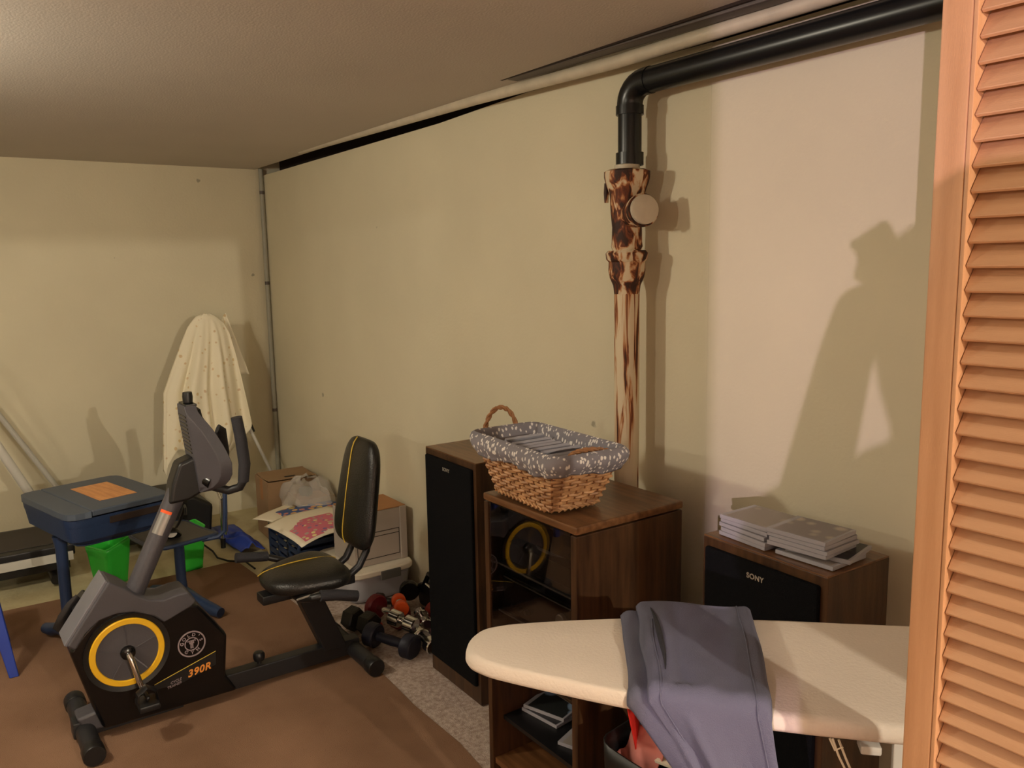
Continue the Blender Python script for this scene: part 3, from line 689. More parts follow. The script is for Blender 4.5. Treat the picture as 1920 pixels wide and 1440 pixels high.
# ------------------------------------------------------------------ ironing board, trousers, bin
TA = math.atan2(.69, .72)
ib = thing('ironing_board', 'cream padded ironing board standing in front of the right speaker', 'ironing board', (-1.222, .752, 0), TA)
HW = [(0, 0), (.004, .030), (.015, .052), (.035, .068), (.07, .085), (.16, .112), (.28, .142), (.40, .162), (.53, .176), (.65, .182), (.80, .186), (1.0, .186), (1.10, .180), (1.16, .160), (1.19, .12), (1.20, 0)]
def hw(x):
    if x <= 0: return 0
    for a, c in zip(HW, HW[1:]):
        if x <= c[0]: return a[1]+(c[1]-a[1])*(x-a[0])/(c[0]-a[0])
    return 0
ZT = .822
outl = [(x, -w) for x, w in HW] + [(x, w) for x, w in HW[1:-1]][::-1]
# smooth the outline by Catmull-Rom
def cr(P, k=4):
    out = []; n = len(P)
    for i in range(n):
        p0, p1, p2, p3 = [Vector((*P[(i+j) % n], 0)) for j in (-1, 0, 1, 2)]
        for q in range(k):
            t = q/k; out.append(.5*((2*p1)+(p2-p0)*t+(2*p0-5*p1+4*p2-p3)*t*t+(3*p1-p0-3*p2+p3)*t**3))
    return out
O2 = cr(outl, 3); cen = Vector((.62, 0, 0))
prof = [(.0, ZT), (.55, ZT), (.93, ZT), (.968, ZT-.0015), (.987, ZT-.006), (.997, ZT-.014), (.999, ZT-.022), (.985, ZT-.028), (.94, ZT-.030), (.5, ZT-.030), (0, ZT-.030)]
b = B(); rings = []
for k, z in prof:
    R = []
    for p in O2:
        if k >= .93: q = p-(p-cen).normalized()*(1-k)*.26
        else: q = cen+(p-cen)*k
        R.append(b.bm.verts.new((q.x, q.y, z+.0008*nz(q.x, q.y, z, 9))))
    rings.append(R)
for A_, Q_ in zip(rings, rings[1:]):
    n = len(A_)
    for j in range(n): b.bm.faces.new((A_[j], A_[(j+1) % n], Q_[(j+1) % n], Q_[j]))
ob('cover', b, M['board'], ib, ang=60)
for s in (-1, 1):
    ob('leg', B().tube([(.28, s*.02, ZT-.045), (.62, s*.02, .42), (.97, s*.05, .04)], .011, 10), M['white_metal'], ib)
    ob('leg', B().tube([(.98, s*.10, ZT-.045), (.62, s*.07, .42), (.32, s*.09, .04)], .011, 10), M['white_metal'], ib)
ob('foot', B().tube([(.97, -.19, .013), (.97, .19, .013)], .012, 10), M['white_metal'], ib)
ob('foot', B().tube([(.32, -.17, .013), (.32, .17, .013)], .012, 10), M['white_metal'], ib)
ob('pivot', B().tube([(.62, -.085, .42), (.62, .085, .42)], .007, 8), M['chrome'], ib)
ob('crossbar', B().box((.70, 0, ZT-.040), (.66, .05, .014), bevel=.003), M['white_metal'], ib)
ob('crossbar', B().box((.66, -.155, .795-.022), (.030, .03, .014), bevel=.003), M['white_metal'], ib)
ob('side_leg', B().box((.705, -.165, .44), (.030, .012, .70), bevel=.003), M['white_metal'], ib)
ob('drawstring', B().tube([(.600, -.172, .790), (.607, -.178, .775), (.617, -.180, .782), (.612, -.176, .791), (.622, -.180, .765), (.650, -.178, .70), (.675, -.175, .66)], .0018, 6), M['paper'], ib)
ob('drawstring', B().tube([(.604, -.172, .790), (.612, -.182, .768), (.640, -.18, .71), (.66, -.178, .66)], .0018, 6), M['paper'], ib)

tr = thing('trousers', 'grey trousers draped over the ironing board with legs hanging down', 'trousers', (-1.222, .752, 0), TA)
def leg_cloth(al0, al1, lift, seed, zend, topover, shiftend, narrow, pleat):
    """cloth strip laid across the board: far overhang, top, rounded near fold, hanging part"""
    def f(u, v):
        al = al0+(al1-al0)*u; w = hw(al)+.006+lift*.5; zl = ZT+lift
        cx_ = min(u, 1-u); edge = max(0, 1-cx_/.05)
        drape = .5*nz(al*14, v*6, seed)+.35*nz(al*30+v*8, v*12, seed+5)
        rf = .016+lift*.3
        if v < .10:
            t = v/.10; a_ = PI/2*t; y = w-rf+rf*math.cos(a_*1.0); z = zl-rf+rf*math.sin(a_)-topover*(1-t)**1.5
            y -= .004*(1-t); z += .006*math.sin(u*5+seed)*t
        elif v < .45:
            t = (v-.10)/.35; y = (w-rf)+(-2*(w-rf))*t; z = zl+.009*drape+.006*math.sin(u*5+seed)*(1-t)
            z += .010*math.exp(-((u-.22)/.10)**2)*math.sin(PI*t)*.7-.006*math.exp(-((u-.30)/.06)**2)*t
        elif v < .53:
            t = (v-.45)/.08; a_ = PI/2*t; y = -(w-rf)-rf*math.sin(a_); z = zl-rf+rf*math.cos(a_)+.009*drape*(1-t)
        else:
            t = (v-.53)/.47; h = (zl-rf-zend)*t; z = zl-rf-h
            y = -w-.010*min(1, h/.1)-.010*drape*min(1, h/.06)
            hh = min(1, h/.35); al = al+shiftend*hh+(u-.5)*(-narrow)*hh
            y += pleat*math.sin(u*PI*3.3+seed+h*3)*min(1, h/.12)-.006*math.exp(-((u-.30)/.05)**2)*min(1, h/.05)
        z -= .008*edge**2
        hz = max(0, zl-rf-z) if v > .53 else 0
        al += (1-u)*(.030*min(1, max(0, (v-.10)/.35))+.40*min(hz, .28))
        al += .004*nz(v*6, u*3, seed+9)+(.007*nz(v*5, 0, seed+(3 if u < .5 else 8)))*(1-cx_*2)
        return (al, y, z)
    return f
ob('leg', B().grid(leg_cloth(.272, .49, .007, 2, .30, .004, .075, .06, .006), 44, 90), M['pants'], tr, solid=.005, label='lower trouser leg, its edge showing at the left')
PA = (.303, .515, .025, 7, .22, .022, .070, .055, .008)
PO = leg_cloth(PA[0], PA[1], PA[2]+.0040, *PA[3:])
up = ob('leg', B().grid(leg_cloth(*PA), 60, 110), M['pants'], tr, solid=.006, label='upper trouser leg lying on top')
f7 = leg_cloth(PA[0], PA[1], PA[2]+.0032, *PA[3:])
ob('seam', B().tube([Vector(f7(.88, .08+.85*i/70))+Vector((0, -.003 if .08+.85*i/70 > .5 else 0, 0)) for i in range(71)], .0013, 5), M['pants'], up)
ob('seam', B().tube([Vector(f7(.10, .2+.75*i/70))+Vector((0, -.003 if .2+.75*i/70 > .5 else 0, 0)) for i in range(71)], .0013, 5), M['pants'], up)
ob('pocket_slit_shade', B().tube([PO(.10+.06*math.sin(i/16*2.2), .14+.27*i/16) for i in range(17)], [.0008+.0045*math.sin(PI*i/16) for i in range(17)], 8, flat=(1, 1)), M['pocket_shade'], up, label='dark strip standing for the shade in the side pocket')  # dark tube on the cloth stands for the shade inside the pocket
# bin under the board
tb = thing('fabric_bin', 'black fabric bin with red cloth and papers under the ironing board', 'bin', (-1.205, 1.28, 0), math.radians(9))
def binf(u, v):
    p, n = rr(u, .145, .09, .03); z = .42*v; k = .9+.1*v
    return (p.x*k, p.y*k, z-(.020*math.sin(PI*min(1, max(0, (p.x+.155)/.31)))*v if True else 0))
ob('wall', B().grid(binf, 60, 10, cu=True), M['black'], tb, solid=.004)
ob('base', B().box((0, 0, .004), (.27, .17, .006)), M['black'], tb, smooth=False)
rc = B(); rc.grid(lambda u, v: (-.145+.055*u*(1-.3*v)+.055*v+.01*math.sin(5*v), -.03-.03*v+.03*math.sin(3*u+2*v), .30+.29*v+.006*math.sin(7*u+3*v)), 16, 16)
tag(ob('red_cloth', rc, M['red'], loc=(-1.205, 1.28, 0), solid=.003), 'bright red cloth sticking up out of the black bin', 'cloth')
rc = B(); rc.grid(lambda u, v: (-.135+.12*u+.03*v, -.065+.05*v+.012*math.sin(8*u+3*v), .34+.105*v+.03*u*v+.01*math.sin(11*v+5*u)), 22, 16)
tag(ob('tissue_paper', rc, M['pink'], loc=(-1.205, 1.28, 0), solid=.002), 'crumpled pinkish tissue paper in the black bin', 'paper')
tag(ob('folded_paper', B().box((.03, .0, .412), (.10, .09, .006), rm('Y', -12) @ rm('X', 10)), M['paper'], loc=(-1.205, 1.28, 0), smooth=False), 'white folded paper leaning in the black bin', 'paper')
tag(ob('magazine', B().box((.05, .01, .375), (.12, .10, .008), rm('Y', -8) @ rm('Z', 20)), M['magazine'], loc=(-1.205, 1.28, 0), smooth=False), 'colourful magazine under the paper in the black bin', 'magazine')

# ------------------------------------------------------------------ school desk
dk = thing('school_desk', "child's dark blue lift-lid desk with attached seat and splayed feet", 'desk', (-3.70, .50, 0), math.radians(14))
def rbox(w, d, z0, z1, r, name, m, par, bev=.008, loc=(0, 0), taper=1):
    b = B(); P = [rr(i/40, w/2, d/2, r)[0] for i in range(40)]
    lo = [b.bm.verts.new((loc[0]+p.x*taper, loc[1]+p.y*taper, z0)) for p in P]; hi = [b.bm.verts.new((loc[0]+p.x, loc[1]+p.y, z1)) for p in P]
    b.bm.faces.new(lo[::-1]); b.bm.faces.new(hi)
    for i in range(40): b.bm.faces.new((lo[i], lo[(i+1) % 40], hi[(i+1) % 40], hi[i]))
    return ob(name, b, m, par, bevel=bev)
DX, DY = .50, .40
b = B()
def deskbody(u, v):
    vv = v
    if vv < .5: t = vv*2; p, n = rr(u, DX/2-.05*(1-t)**2, DY/2-.05*(1-t)**2, .045); return (p.x, p.y, .452+.118*t)
    t = (vv-.5)*2; p, n = rr(u, DX/2-.012*t, DY/2-.012*t, .045); return (p.x, p.y, .570-.09*t)
b.grid(deskbody, 60, 13, cu=True)
ob('desk_box', b, M['navy'], dk)
rbox(DX-.09, DY-.09, .449, .456, .04, 'box_floor', M['navy'], dk)
ob('opening', B().box((DX/2-.004, .06, .545), (.012, .22, .028), bevel=.003), M['gap'], dk, label='dark strip standing for the shaded gap under the lid')  # solid dark strip in place of the shade under the lid
# fixed strip at the left and hinged lid
P = [rr(i/60, DX/2+.004, DY/2+.004, .05)[0] for i in range(60)]
def clip(pts, y, keep_low):
    out = []; n = len(pts)
    for i in range(n):
        a, c = pts[i], pts[(i+1) % n]; ia, ic = (a.y <= y) == keep_low, (c.y <= y) == keep_low
        if ia: out.append(a)
        if ia != ic: t = (y-a.y)/(c.y-a.y); out.append(a.lerp(c, t))
    return out
yl = -.115
for nm, keep, y, h in (('pen_tray', True, yl-.0015, .572), ('lid', False, yl+.0015, .574)):
    pts = clip(P, y, keep); ob(nm, B().poly([(p.x, p.y, h) for p in pts], (0, 0, .024)), M['navy_top'], dk, bevel=.005)
ob('wood_inset', B().poly([(-.145, -.035, .598), (.135, -.035, .598), (.135, .115, .598), (-.145, .115, .598)], (0, 0, .0012)), M['oakprint'], dk, smooth=False, label='oak patterned rectangle on the lid')
for y, fx0, fx1, zt, nm in ((-.145, -.17, .20, .455, 'leg'), (.34, -.22, .27, .33, 'leg')):
    lg_ = ob(nm, B().lathe([(.030, .02), (.026, .06), (.022, .12), (.022, zt-.05), (.03, zt)], 16, Matrix.Translation((0, y, 0))), M['navy'], dk)
    ob('foot', B().tube([(fx0, y-.03, .028), (fx0+.05, y-.02, .032), (fx0*.5, y-.01, .045), (0, y, .06), (fx1*.5, y+.01, .045), (fx1-.05, y+.02, .032), (fx1, y+.03, .026)], [.022, .027, .026, .034, .026, .027, .022], 12, flat=(1, 1)), M['navy'], lg_)
ob('stretcher', B().tube([(0, -.145, .10), (0, .10, .075), (0, .34, .10)], .018, 10), M['navy'], dk)
def seatf(off, k):
    def f(u, v):
        p, n = rr(u, .165*k, .135*k, .05*k); return (p.x*v, .32+p.y*v, .342+off-.012*(1-(p.x*v/.165)**2))
    return f
sb = B(); sb.grid(seatf(0, 1), 40, 8, cu=True)
st_ = ob('seat', sb, M['seatgrey'], dk, solid=.008)
ob('seat_rim', B().tube([Vector(seatf(-.002, 1)(i/40, 1)) for i in range(40)], .009, 8, closed=True), M['navy'], st_)
ob('seat_upright', B().tube([(.155, .37, .33), (.185, .43, .335), (.20, .455, .36), (.205, .46, .44), (.195, .47, .53)], .010, 8), M['navy'], dk)
# gooseneck lamp lying on the seat
lp = thing('gooseneck_lamp', "small black gooseneck lamp with white lens on the child's seat", 'lamp', (-3.735, .80, .342), math.radians(30))
ob('base', B().lathe([(.034, 0), (.036, .008), (.030, .016), (.012, .018)], 20), M['black_gloss'], lp)
ob('neck', B().tube([(0, 0, .015), (.02, .02, .06), (.04, .03, .11), (.06, .02, .14), (.085, 0, .135), (.095, -.01, .11)], .006, 8), M['black'], lp)
ob('head', B().lathe([(.030, 0), (.028, .012), (.016, .030), (.008, .034)], 20, dirmat((.055, -.05, .03), (-.4, .5, .75))), M['black_gloss'], lp)
ob('lens', B().lathe([(.022, .031), (.018, .034), (0, .035)], 20, dirmat((.048, -.042, .013), (.3, -.5, .8))), M['white_metal'], lp)

# ------------------------------------------------------------------ treadmill by the left wall
tm = thing('treadmill', 'black treadmill with pale side rail along the left wall', 'treadmill', (-4.62, 0, 0))
ob('deck', B().box((0, -.31, .168), (.44, 1.60, .055), bevel=.008), M['black'], tm)
ob('belt', B().box((-.01, -.31, .197), (.34, 1.58, .006), bevel=.002), mat('belt_rubber', (62, 56, 50), .8), tm)
ob('side_rail', B().box((.222, -.31, .140), (.012, 1.58, .042), bevel=.002), M['steelrail'], tm)
ob('underframe', B().box((-.02, -.31, .10), (.36, 1.56, .08), bevel=.004), M['black'], tm)
for y in (-.9, .4): ob('foot', B().tube([(-.2, y, .025), (.2, y, .025)], .024, 12), M['black'], tm)
ob('motor_hood', B().poly([(-.42, .62, .06), (-.42, 1.20, .03), (-.42, 1.22, .20), (-.42, 1.12, .265), (-.42, .70, .265), (-.42, .62, .20)], (.40, 0, 0)), M['black'], tm, bevel=.02)
ob('upright', B().tube([(-.01, .445, .19), (-.01, .03, 1.12)], .018, 12, flat=(1.2, .8)), M['steelrail'], tm)
ob('upright', B().tube([(-.36, .60, .16), (-.36, .08, 1.12)], .018, 12, flat=(1.2, .8)), M['steelrail'], tm)
ob('handle', B().tube([(-.01, .03, 1.12), (-.02, -.2, 1.14), (-.19, -.28, 1.14), (-.36, -.2, 1.14), (-.36, .08, 1.12)], .016, 12), M['tube'], tm)

# ------------------------------------------------------------------ green bins, blue leg, blue bag, cord
def tub(label, loc, rot, w, h, flare):
    t = thing('waste_bin', label, 'bin', loc, rot, None)
    def f(u, v):
        p, n = rr(u, w/2, w/2*.8, .02); k = .72+.28*v; z = h*v*(1+(.12*(p.y/(w/2)) if v > .8 else 0)); return (p.x*k, p.y*k, z)
    ob('bucket', B().grid(f, 40, 12, cu=True), M['green'], t, solid=.003)
    ob('base', B().box((0, 0, .003), (w*.70, w*.56, .004)), M['green'], t, smooth=False)
    ob('rim', B().tube([Vector(f(i/40, 1)) for i in range(40)], .0045, 6, closed=True), M['green'], t)
tub('bright green plastic bin on the floor beneath the blue desk', (-4.30, .62, 0), .45, .175, .21, 1)
tub("bright green plastic bin partly hidden behind the child's seat", (-4.27, .985, 0), .1, .16, .20, 1)
bl = thing('stool', 'blue plastic stool leg at the left edge of the photo', 'stool', (-3.58, .02, 0))
for dx, dy in ((0, 0), (0, -.34), (.09, .118), (.09, -.45)):
    pass
for (x0, y0, x1, y1) in ((.095, .125, .05, .07), (.095, -.30, .05, -.245), (-.27, .125, -.225, .07), (-.27, -.30, -.225, -.245)):
    bq = B(); vs = []
    for z, x, y, s in ((0, x0, y0, .016), (.375, x1, y1, .026)):
        vs.append([bq.bm.verts.new((x+sx*s, y+sy*s, z)) for sx, sy in ((-1,-1),(1,-1),(1,1),(-1,1))])
    bq.bm.faces.new(vs[0][::-1]); bq.bm.faces.new(vs[1])
    for i in range(4): bq.bm.faces.new((vs[0][i], vs[0][(i+1)%4], vs[1][(i+1)%4], vs[1][i]))
    ob('leg', bq, M['blue'], bl, bevel=.004)
ob('seat', B().box((-.0875, -.0875, .385), (.33, .37, .025), bevel=.01), M['blue'], bl)
bp_ = B(); bp_.grid(lambda u, v: (-4.83+.54*v+.03*u, 1.20+.17*u+.05*v-.05*v*u, .012+.030*abs(nz(u*3, v*3, 3))+.055*math.exp(-((u-.5)**2+(v-.75)**2)*14)), 26, 26)
tag(ob('plastic_bag', bp_, M['blue'], solid=.004), 'crumpled blue plastic bag on the bare floor by the box', 'bag')
tag(ob('power_cord', B().tube([(-4.62, 1.02, .012), (-4.56, 1.13, .006), (-4.42, 1.14, .006), (-4.30, 1.13, .006), (-4.22, 1.16, .006), (-4.15, 1.23, .006), (-4.02, 1.235, .006)], .005, 6), M['black'], loc=(0, 0, 0)), 'thin black cord curling on the bare floor', 'cord')

# ------------------------------------------------------------------ draped folding board in the corner
dr = thing('folded_board', 'folded ironing board with chrome legs standing in the corner', 'ironing board', (-4.86, 1.30, 0))
ob('board', B().poly([(0, y, z) for y, z in [(-.17, .50), (-.16, .80), (-.10, 1.05), (-.05, 1.17), (0, 1.21), (.05, 1.17), (.12, 1.05), (.17, .80), (.17, .50)]], (-.02, 0, 0)), M['steelrail'], dr, bevel=.006)
for pts in ([(-.01, -.03, .80), (.03, -.045, .48), (.10, -.06, .38), (.40, -.088, .27), (.405, -.093, .05)], [(-.01, 0.0, .80), (.03, -.02, .48), (.12, -.04, .38), (.42, -.072, .27), (.425, -.078, .08)]):
    lgx = ob('leg', B().tube(pts, .009, 10), M['chrome'], dr)
ob('foot_cap', B().tube([(.405, -.093, .055), (.405, -.094, .002)], .014, 10), M['black'], lgx)
ob('leg', B().tube([(-.03, .12, .80), (-.01, .235, .52), (.03, .33, .26), (.04, .39, .02)], .010, 10), M['steelrail'], dr)
ob('leg', B().tube([(-.04, .17, .76), (-.035, .245, .53)], .014, 10), M['black'], dr, label='short black strut at right')
def interp(T, z):
    if z >= T[0][0]: return T[0][1]
    for a, c in zip(T, T[1:]):
        if z >= c[0]: return a[1]+(c[1]-a[1])*(a[0]-z)/(a[0]-c[0])
    return T[-1][1]
TL = [(1.252, 1.275), (1.235, 1.245), (1.18, 1.20), (1.11, 1.165), (.95, 1.09), (.827, 1.034), (.60, 1.012), (.36, .995)]
TR = [(1.252, 1.325), (1.235, 1.36), (1.19, 1.405), (1.13, 1.432), (1.00, 1.46), (.80, 1.49), (.60, 1.515), (.52, 1.50), (.40, 1.41)]
HEM = [(0, .39), (.06, .36), (.10, .42), (.16, .50), (.3, .48), (.5, .43), (.66, .42), (.78, .40), (.86, .43), (.93, .52), (1, .58)]
def hem(u):
    for a, c in zip(HEM, HEM[1:]):
        if u <= c[0]: return a[1]+(c[1]-a[1])*(u-a[0])/(c[0]-a[0])
    return .58
def drp(u, v):
    zb = hem(u); z = 1.252-(1.252-zb)*v; l, r = interp(TL, z), interp(TR, z); y = l+(r-l)*u
    am = min(1, max(0, (1.22-z)/.5))
    x = -4.845+.085*math.sin(PI*min(1, max(0, u)))**.6*min(1, .25+am)
    x += am*(.028*math.sin(u*19+.6)+.016*math.sin(u*37+2)+.012*nz(u*6, z*3, 1))
    y += am*.010*math.sin(u*26+1+z*2)
    return (x, y, z+.006*nz(u*5, v*4, 4))
cl = ob('draped_cloth', B().grid(drp, 100, 60), M['cloth'], solid=.003)
tag(cl, 'cream floral cloth draped over the folded board in the corner', 'cloth')
ob('back_fold', B().grid(lambda u, v: (-4.90+.01*math.sin(u*7), 1.40+.02*v+(.03+.095*v)*u, 1.20-.32*v+.05*u*(1-v)), 10, 16), M['cloth'], cl, solid=.003)

# ------------------------------------------------------------------ boxes, crate, tote, papers
bxo = thing('cardboard_box', 'brown cardboard box standing in the corner behind the papers', 'box', (-4.52, 1.60, 0), math.radians(-3))
for n, c, d in (('side', (0, -.14, .165), (.24, .006, .33)), ('side', (0, .14, .165), (.24, .006, .33)), ('side', (-.12, 0, .165), (.006, .28, .33)), ('side', (.12, 0, .165), (.006, .28, .33)), ('bottom', (0, 0, .006), (.23, .27, .006))):
    ob(n, B().box(c, d), M['cardboard'], bxo, smooth=False)
ob('flap', B().box((-.06, 0, .333), (.12, .27, .004), rm('Y', 3)), M['cardboard'], bxo, smooth=False)
ob('flap', B().box((.06, 0, .334), (.12, .27, .004), rm('Y', -4)), M['cardboard'], bxo, smooth=False)
ob('tape', B().box((0, -.1435, .27), (.05, .001, .12)), M['cardboard2'], bxo, smooth=False)
ob('handle_slot', B().box((.07, -.0, .3385), (.02, .06, .001)), M['ink'], bxo, smooth=False)
b2 = thing('cardboard_box', 'smaller open cardboard box wrapped in clear plastic film', 'box', (-4.27, 1.645, 0), math.radians(-3))
for n, c, d in (('side', (0, -.095, .135), (.22, .005, .27)), ('side', (0, .095, .135), (.22, .005, .27)), ('side', (-.11, 0, .135), (.005, .19, .27)), ('side', (.11, 0, .135), (.005, .19, .27)), ('bottom', (0, 0, .005), (.21, .18, .006))):
    ob(n, B().box(c, d), M['cardboard'], b2, smooth=False)
ob('contents', B().box((0, 0, .225), (.20, .17, .06), bevel=.01), M['cardboard2'], b2)
tag(ob('dark_toy', B().box((-4.28, 1.62, .284), (.07, .05, .05), .5, bevel=.015), mat('dark_teal', (36, 54, 56), .5)), 'small dark teal object under the plastic film', 'toy')
def filmf(u, v):
    a = u*2*PI; r = .05+.16*v; zz = .352-.13*v**2.2+.02*math.sin(a*5)*v+.03*nz(math.cos(a)*2, math.sin(a)*2, v*3)
    return (-4.28+r*math.cos(a)*1.0, min(1.758, 1.640+r*.72*math.sin(a)+.01*math.sin(a*9)), zz)
fb = B(); fb.grid(filmf, 48, 14, cu=True)
tag(ob('plastic_film', fb, M['film'], solid=.001), 'crumpled translucent plastic film over the smaller box', 'plastic film')
ct = thing('storage_crate', 'dark navy slatted plastic crate under the pile of papers', 'crate', (-3.92, 1.53, 0))
for z in (.022, .062, .102, .142, .182):
    for c, d in (((0, -.175, z), (.41, .008, .026)), ((0, .175, z), (.41, .008, .026)), ((-.205, 0, z), (.008, .35, .026)), ((.205, 0, z), (.008, .35, .026))):
        ob('slat', B().box(c, d, bevel=.002), M['navy'], ct)
for x in (-.203, -.07, .07, .203):
    for y in (-.173, .173): ob('post', B().box((x, y, .100), (.018, .012, .198), bevel=.002), M['navy'], ct)
ob('bottom', B().box((0, 0, .012), (.40, .34, .008)), M['navy'], ct, smooth=False)
tag(ob('paper_stack', B().box((-3.93, 1.52, .211), (.40, .33, .018), .05), M['paper'], smooth=False), 'thick cream pad of paper at the bottom of the pile', 'paper')
def sheet(name, label, cat, c, w, d, rot, z, m, curl=.02, cx_=1, th=.002):
    bb_ = B(); R = Matrix.Rotation(rot, 4, 'Z')
    def f(u, v):
        p = R @ Vector(((u-.5)*w, (v-.5)*d, 0)); zz = z-curl*(max(0, .5-v)*2)**2*(1 if cx_ else 0)-curl*.4*(abs(u-.5)*2)**3
        return (c[0]+p.x, c[1]+p.y, zz)
    bb_.grid(f, 14, 14)
    return tag(ob(name, bb_, m, solid=th), label, cat)
sheet('envelope', 'pale green-white envelope at the left of the paper pile', 'envelope', (-4.14, 1.43), .17, .25, .5, .232, M['paper'], .008)
mg = sheet('magazine', 'blue magazine with pink and yellow pictures on the paper pile', 'magazine', (-3.99, 1.57), .37, .31, .06, .244, M['magazine'], .010, th=.005)
pt = sheet('poster', 'white poster sheet with a pink print curling over the crate', 'poster', (-3.82, 1.485), .42, .35, .08, .262, M['paper'], .035)
bb_ = B()
R_ = Matrix.Rotation(.08, 4, 'Z')
def prf(u, v):
    p = R_ @ Vector((-.05+.24*u, -.145+.25*v, 0)); vv = (p.y)/.34+.5; uu = (p.x)/.40+.5
    return (-3.82+p.x, 1.485+p.y, .2638-.035*(max(0, .5-vv)*2)**2-.014*(abs(uu-.5)*2)**3)
bb_.grid(prf, 12, 12); ob('print', bb_, M['printpink'], pt)
to = thing('storage_tote', 'clear plastic storage tote with white lid and grey latch', 'storage box', (-3.48, 1.585, 0))
def totef(u, v):
    p, n = rr(u, .200, .150, .05); k = .92+.08*v; return (p.x*k, p.y*k, .004+.118*v)
ob('tub', B().grid(totef, 48, 8, cu=True), M['clear'], to, solid=.003)
ob('base', B().box((0, 0, .005), (.34, .23, .004), bevel=.001), M['clear'], to, smooth=False)
rbox(.43, .33, .120, .150, .06, 'lid', M['lidwhite'], to, bev=.009)
ob('latch', B().box((.213, .03, .120), (.014, .10, .042), bevel=.004), M['greylatch'], to)
ob('contents', B().box((0, -.01, .062), (.30, .22, .095), bevel=.03), mat('muted_contents', (150, 148, 156), .9, var=.2, scale=14), to)
bk2 = thing('file_box', 'grey office file box with black printed lines, lid open', 'box', (-3.455, 1.610, .152))
for n, c, d in (('side', (0, -.13, .1225), (.23, .005, .245)), ('side', (0, .13, .1225), (.23, .005, .245)), ('side', (-.115, 0, .1225), (.005, .26, .245)), ('side', (.115, 0, .1225), (.005, .26, .245)), ('bottom', (0, 0, .004), (.22, .25, .005))):
    ob(n, B().box(c, d), M['greybox'], bk2, smooth=False)
ob('inner_flap', B().box((0, .0, .249), (.228, .258, .004)), M['cardboard2'], bk2, smooth=False, label='tan inside face of the lid')
ob('lid_edge', B().box((.121, .112, .125), (.008, .032, .25), bevel=.002), M['greybox'], bk2)
for z in (.150, .130, .03): ob('printed_line', B().box((.1182, -.015, z), (.0006, .21, .003)), M['ink'], bk2, smooth=False)
for y in (-.12, .09): ob('printed_line', B().box((.1182, y, .09), (.0006, .0025, .12)), M['ink'], bk2, smooth=False)

# ------------------------------------------------------------------ dumbbells
def dumbbell(label, p0, p1, r, hl, m, bar, br=.013, hexa=False, grp='dumbbells on the pale carpet'):
    p0, p1 = Vector(p0), Vector(p1); d = p1-p0; L = d.length
    t = thing('dumbbell', label, 'dumbbell', p0, 0, grp)
    q = Matrix.Rotation(0, 4, 'Z') @ Vector((0, 0, 1)).rotation_difference(d.normalized()).to_matrix().to_4x4()
    n = 6 if hexa else 22
    e = r*.12
    for z0 in (0, L-hl):
        h_ = ob('weight', B().lathe([(0, z0), (r-e, z0), (r, z0+e), (r, z0+hl-e), (r-e, z0+hl), (0, z0+hl)], n, q), m, t, ang=30)
    ob('handle', B().lathe([(br, hl), (br*1.15, L/2), (br, L-hl)], 14, q), bar, t)
    return t
G = .005
dumbbell('black hexagonal iron dumbbell nearest the rear stabilizer, at left', (-3.095, 1.325, .052), (-2.955, 1.375, .050), .050, .058, M['hexiron'], M['hexiron'], hexa=True)
dumbbell('maroon round-headed dumbbell with a bright chrome handle', (-3.125, 1.455, .056), (-2.945, 1.500, .056), .054, .036, M['maroon'], M['chrome'])
dumbbell('orange-headed dumbbell with a white handle lying on the pile', (-3.005, 1.515, .108), (-2.895, 1.475, .112), .030, .036, M['orange'], M['white_metal'], .016)
dumbbell('dark navy vinyl dumbbell in front of the pile', (-2.905, 1.325, .050), (-2.700, 1.425, .036), .048, .050, M['navydumb'], M['navydumb'], .018)
dumbbell('chrome dumbbell with dark end plates beside the maroon one', (-2.850, 1.40, .120), (-2.745, 1.455, .10), .032, .048, M['chrome'], M['chrome'])
dumbbell('chrome dumbbell nearest the left speaker, black end cap', (-2.790, 1.490, .042), (-2.640, 1.478, .044), .034, .045, M['chrome'], M['black'])
dumbbell('shiny chrome dumbbell half hidden behind the orange one', (-2.975, 1.600, .034), (-2.845, 1.560, .034), .030, .035, M['chrome'], M['chrome'])
dumbbell('small coral red dumbbell under the maroon one', (-3.06, 1.405, .022), (-2.985, 1.41, .022), .022, .028, mat('coral_vinyl', (220, 84, 72), .45), M['chrome'], .010)
dumbbell('small black dumbbell at the back by the plastic tote', (-3.215, 1.510, .036), (-3.130, 1.590, .036), .034, .035, M['black'], M['black'])
dumbbell('dark red dumbbell with pale handle against the speaker', (-2.99, 1.665, .035), (-2.83, 1.655, .035), .033, .045, mat('dark_red_vinyl', (150, 34, 30), .45), M['white_metal'], .015)
dumbbell('small mauve dumbbell lying low between the chrome ones', (-2.80, 1.565, .026), (-2.71, 1.55, .026), .024, .028, mat('mauve_vinyl', (110, 84, 104), .45), M['white_metal'], .012)
ab = thing('ab_roller', 'black plastic ab machine lying behind the dumbbells by the speaker', 'exercise machine', (-3.08, 1.715, 0), math.radians(1))
ob('body', B().poly([(-.06, -.03, .0), (-.08, -.03, .09), (.02, -.03, .12), (.36, -.03, .07), (.37, -.03, .0)], (0, .07, 0)), M['black'], ab, bevel=.012)
ob('wheel', B().lathe([(.0, -.02), (.040, -.02), (.045, -.01), (.045, .01), (.040, .02), (0, .02)], 22, dirmat((-.060, -.075, .075), (1, -.5, 0))), M['black_gloss'], ab)
ob('handle', B().tube([(-.02, -.02, .10), (.02, -.02, .160), (.10, -.02, .155), (.30, -.02, .10)], .012, 10), M['black_gloss'], ab)
ob('chrome_rod', B().tube([(.02, -.036, .12), (.36, -.036, .075)], .005, 8), M['chrome'], ab)

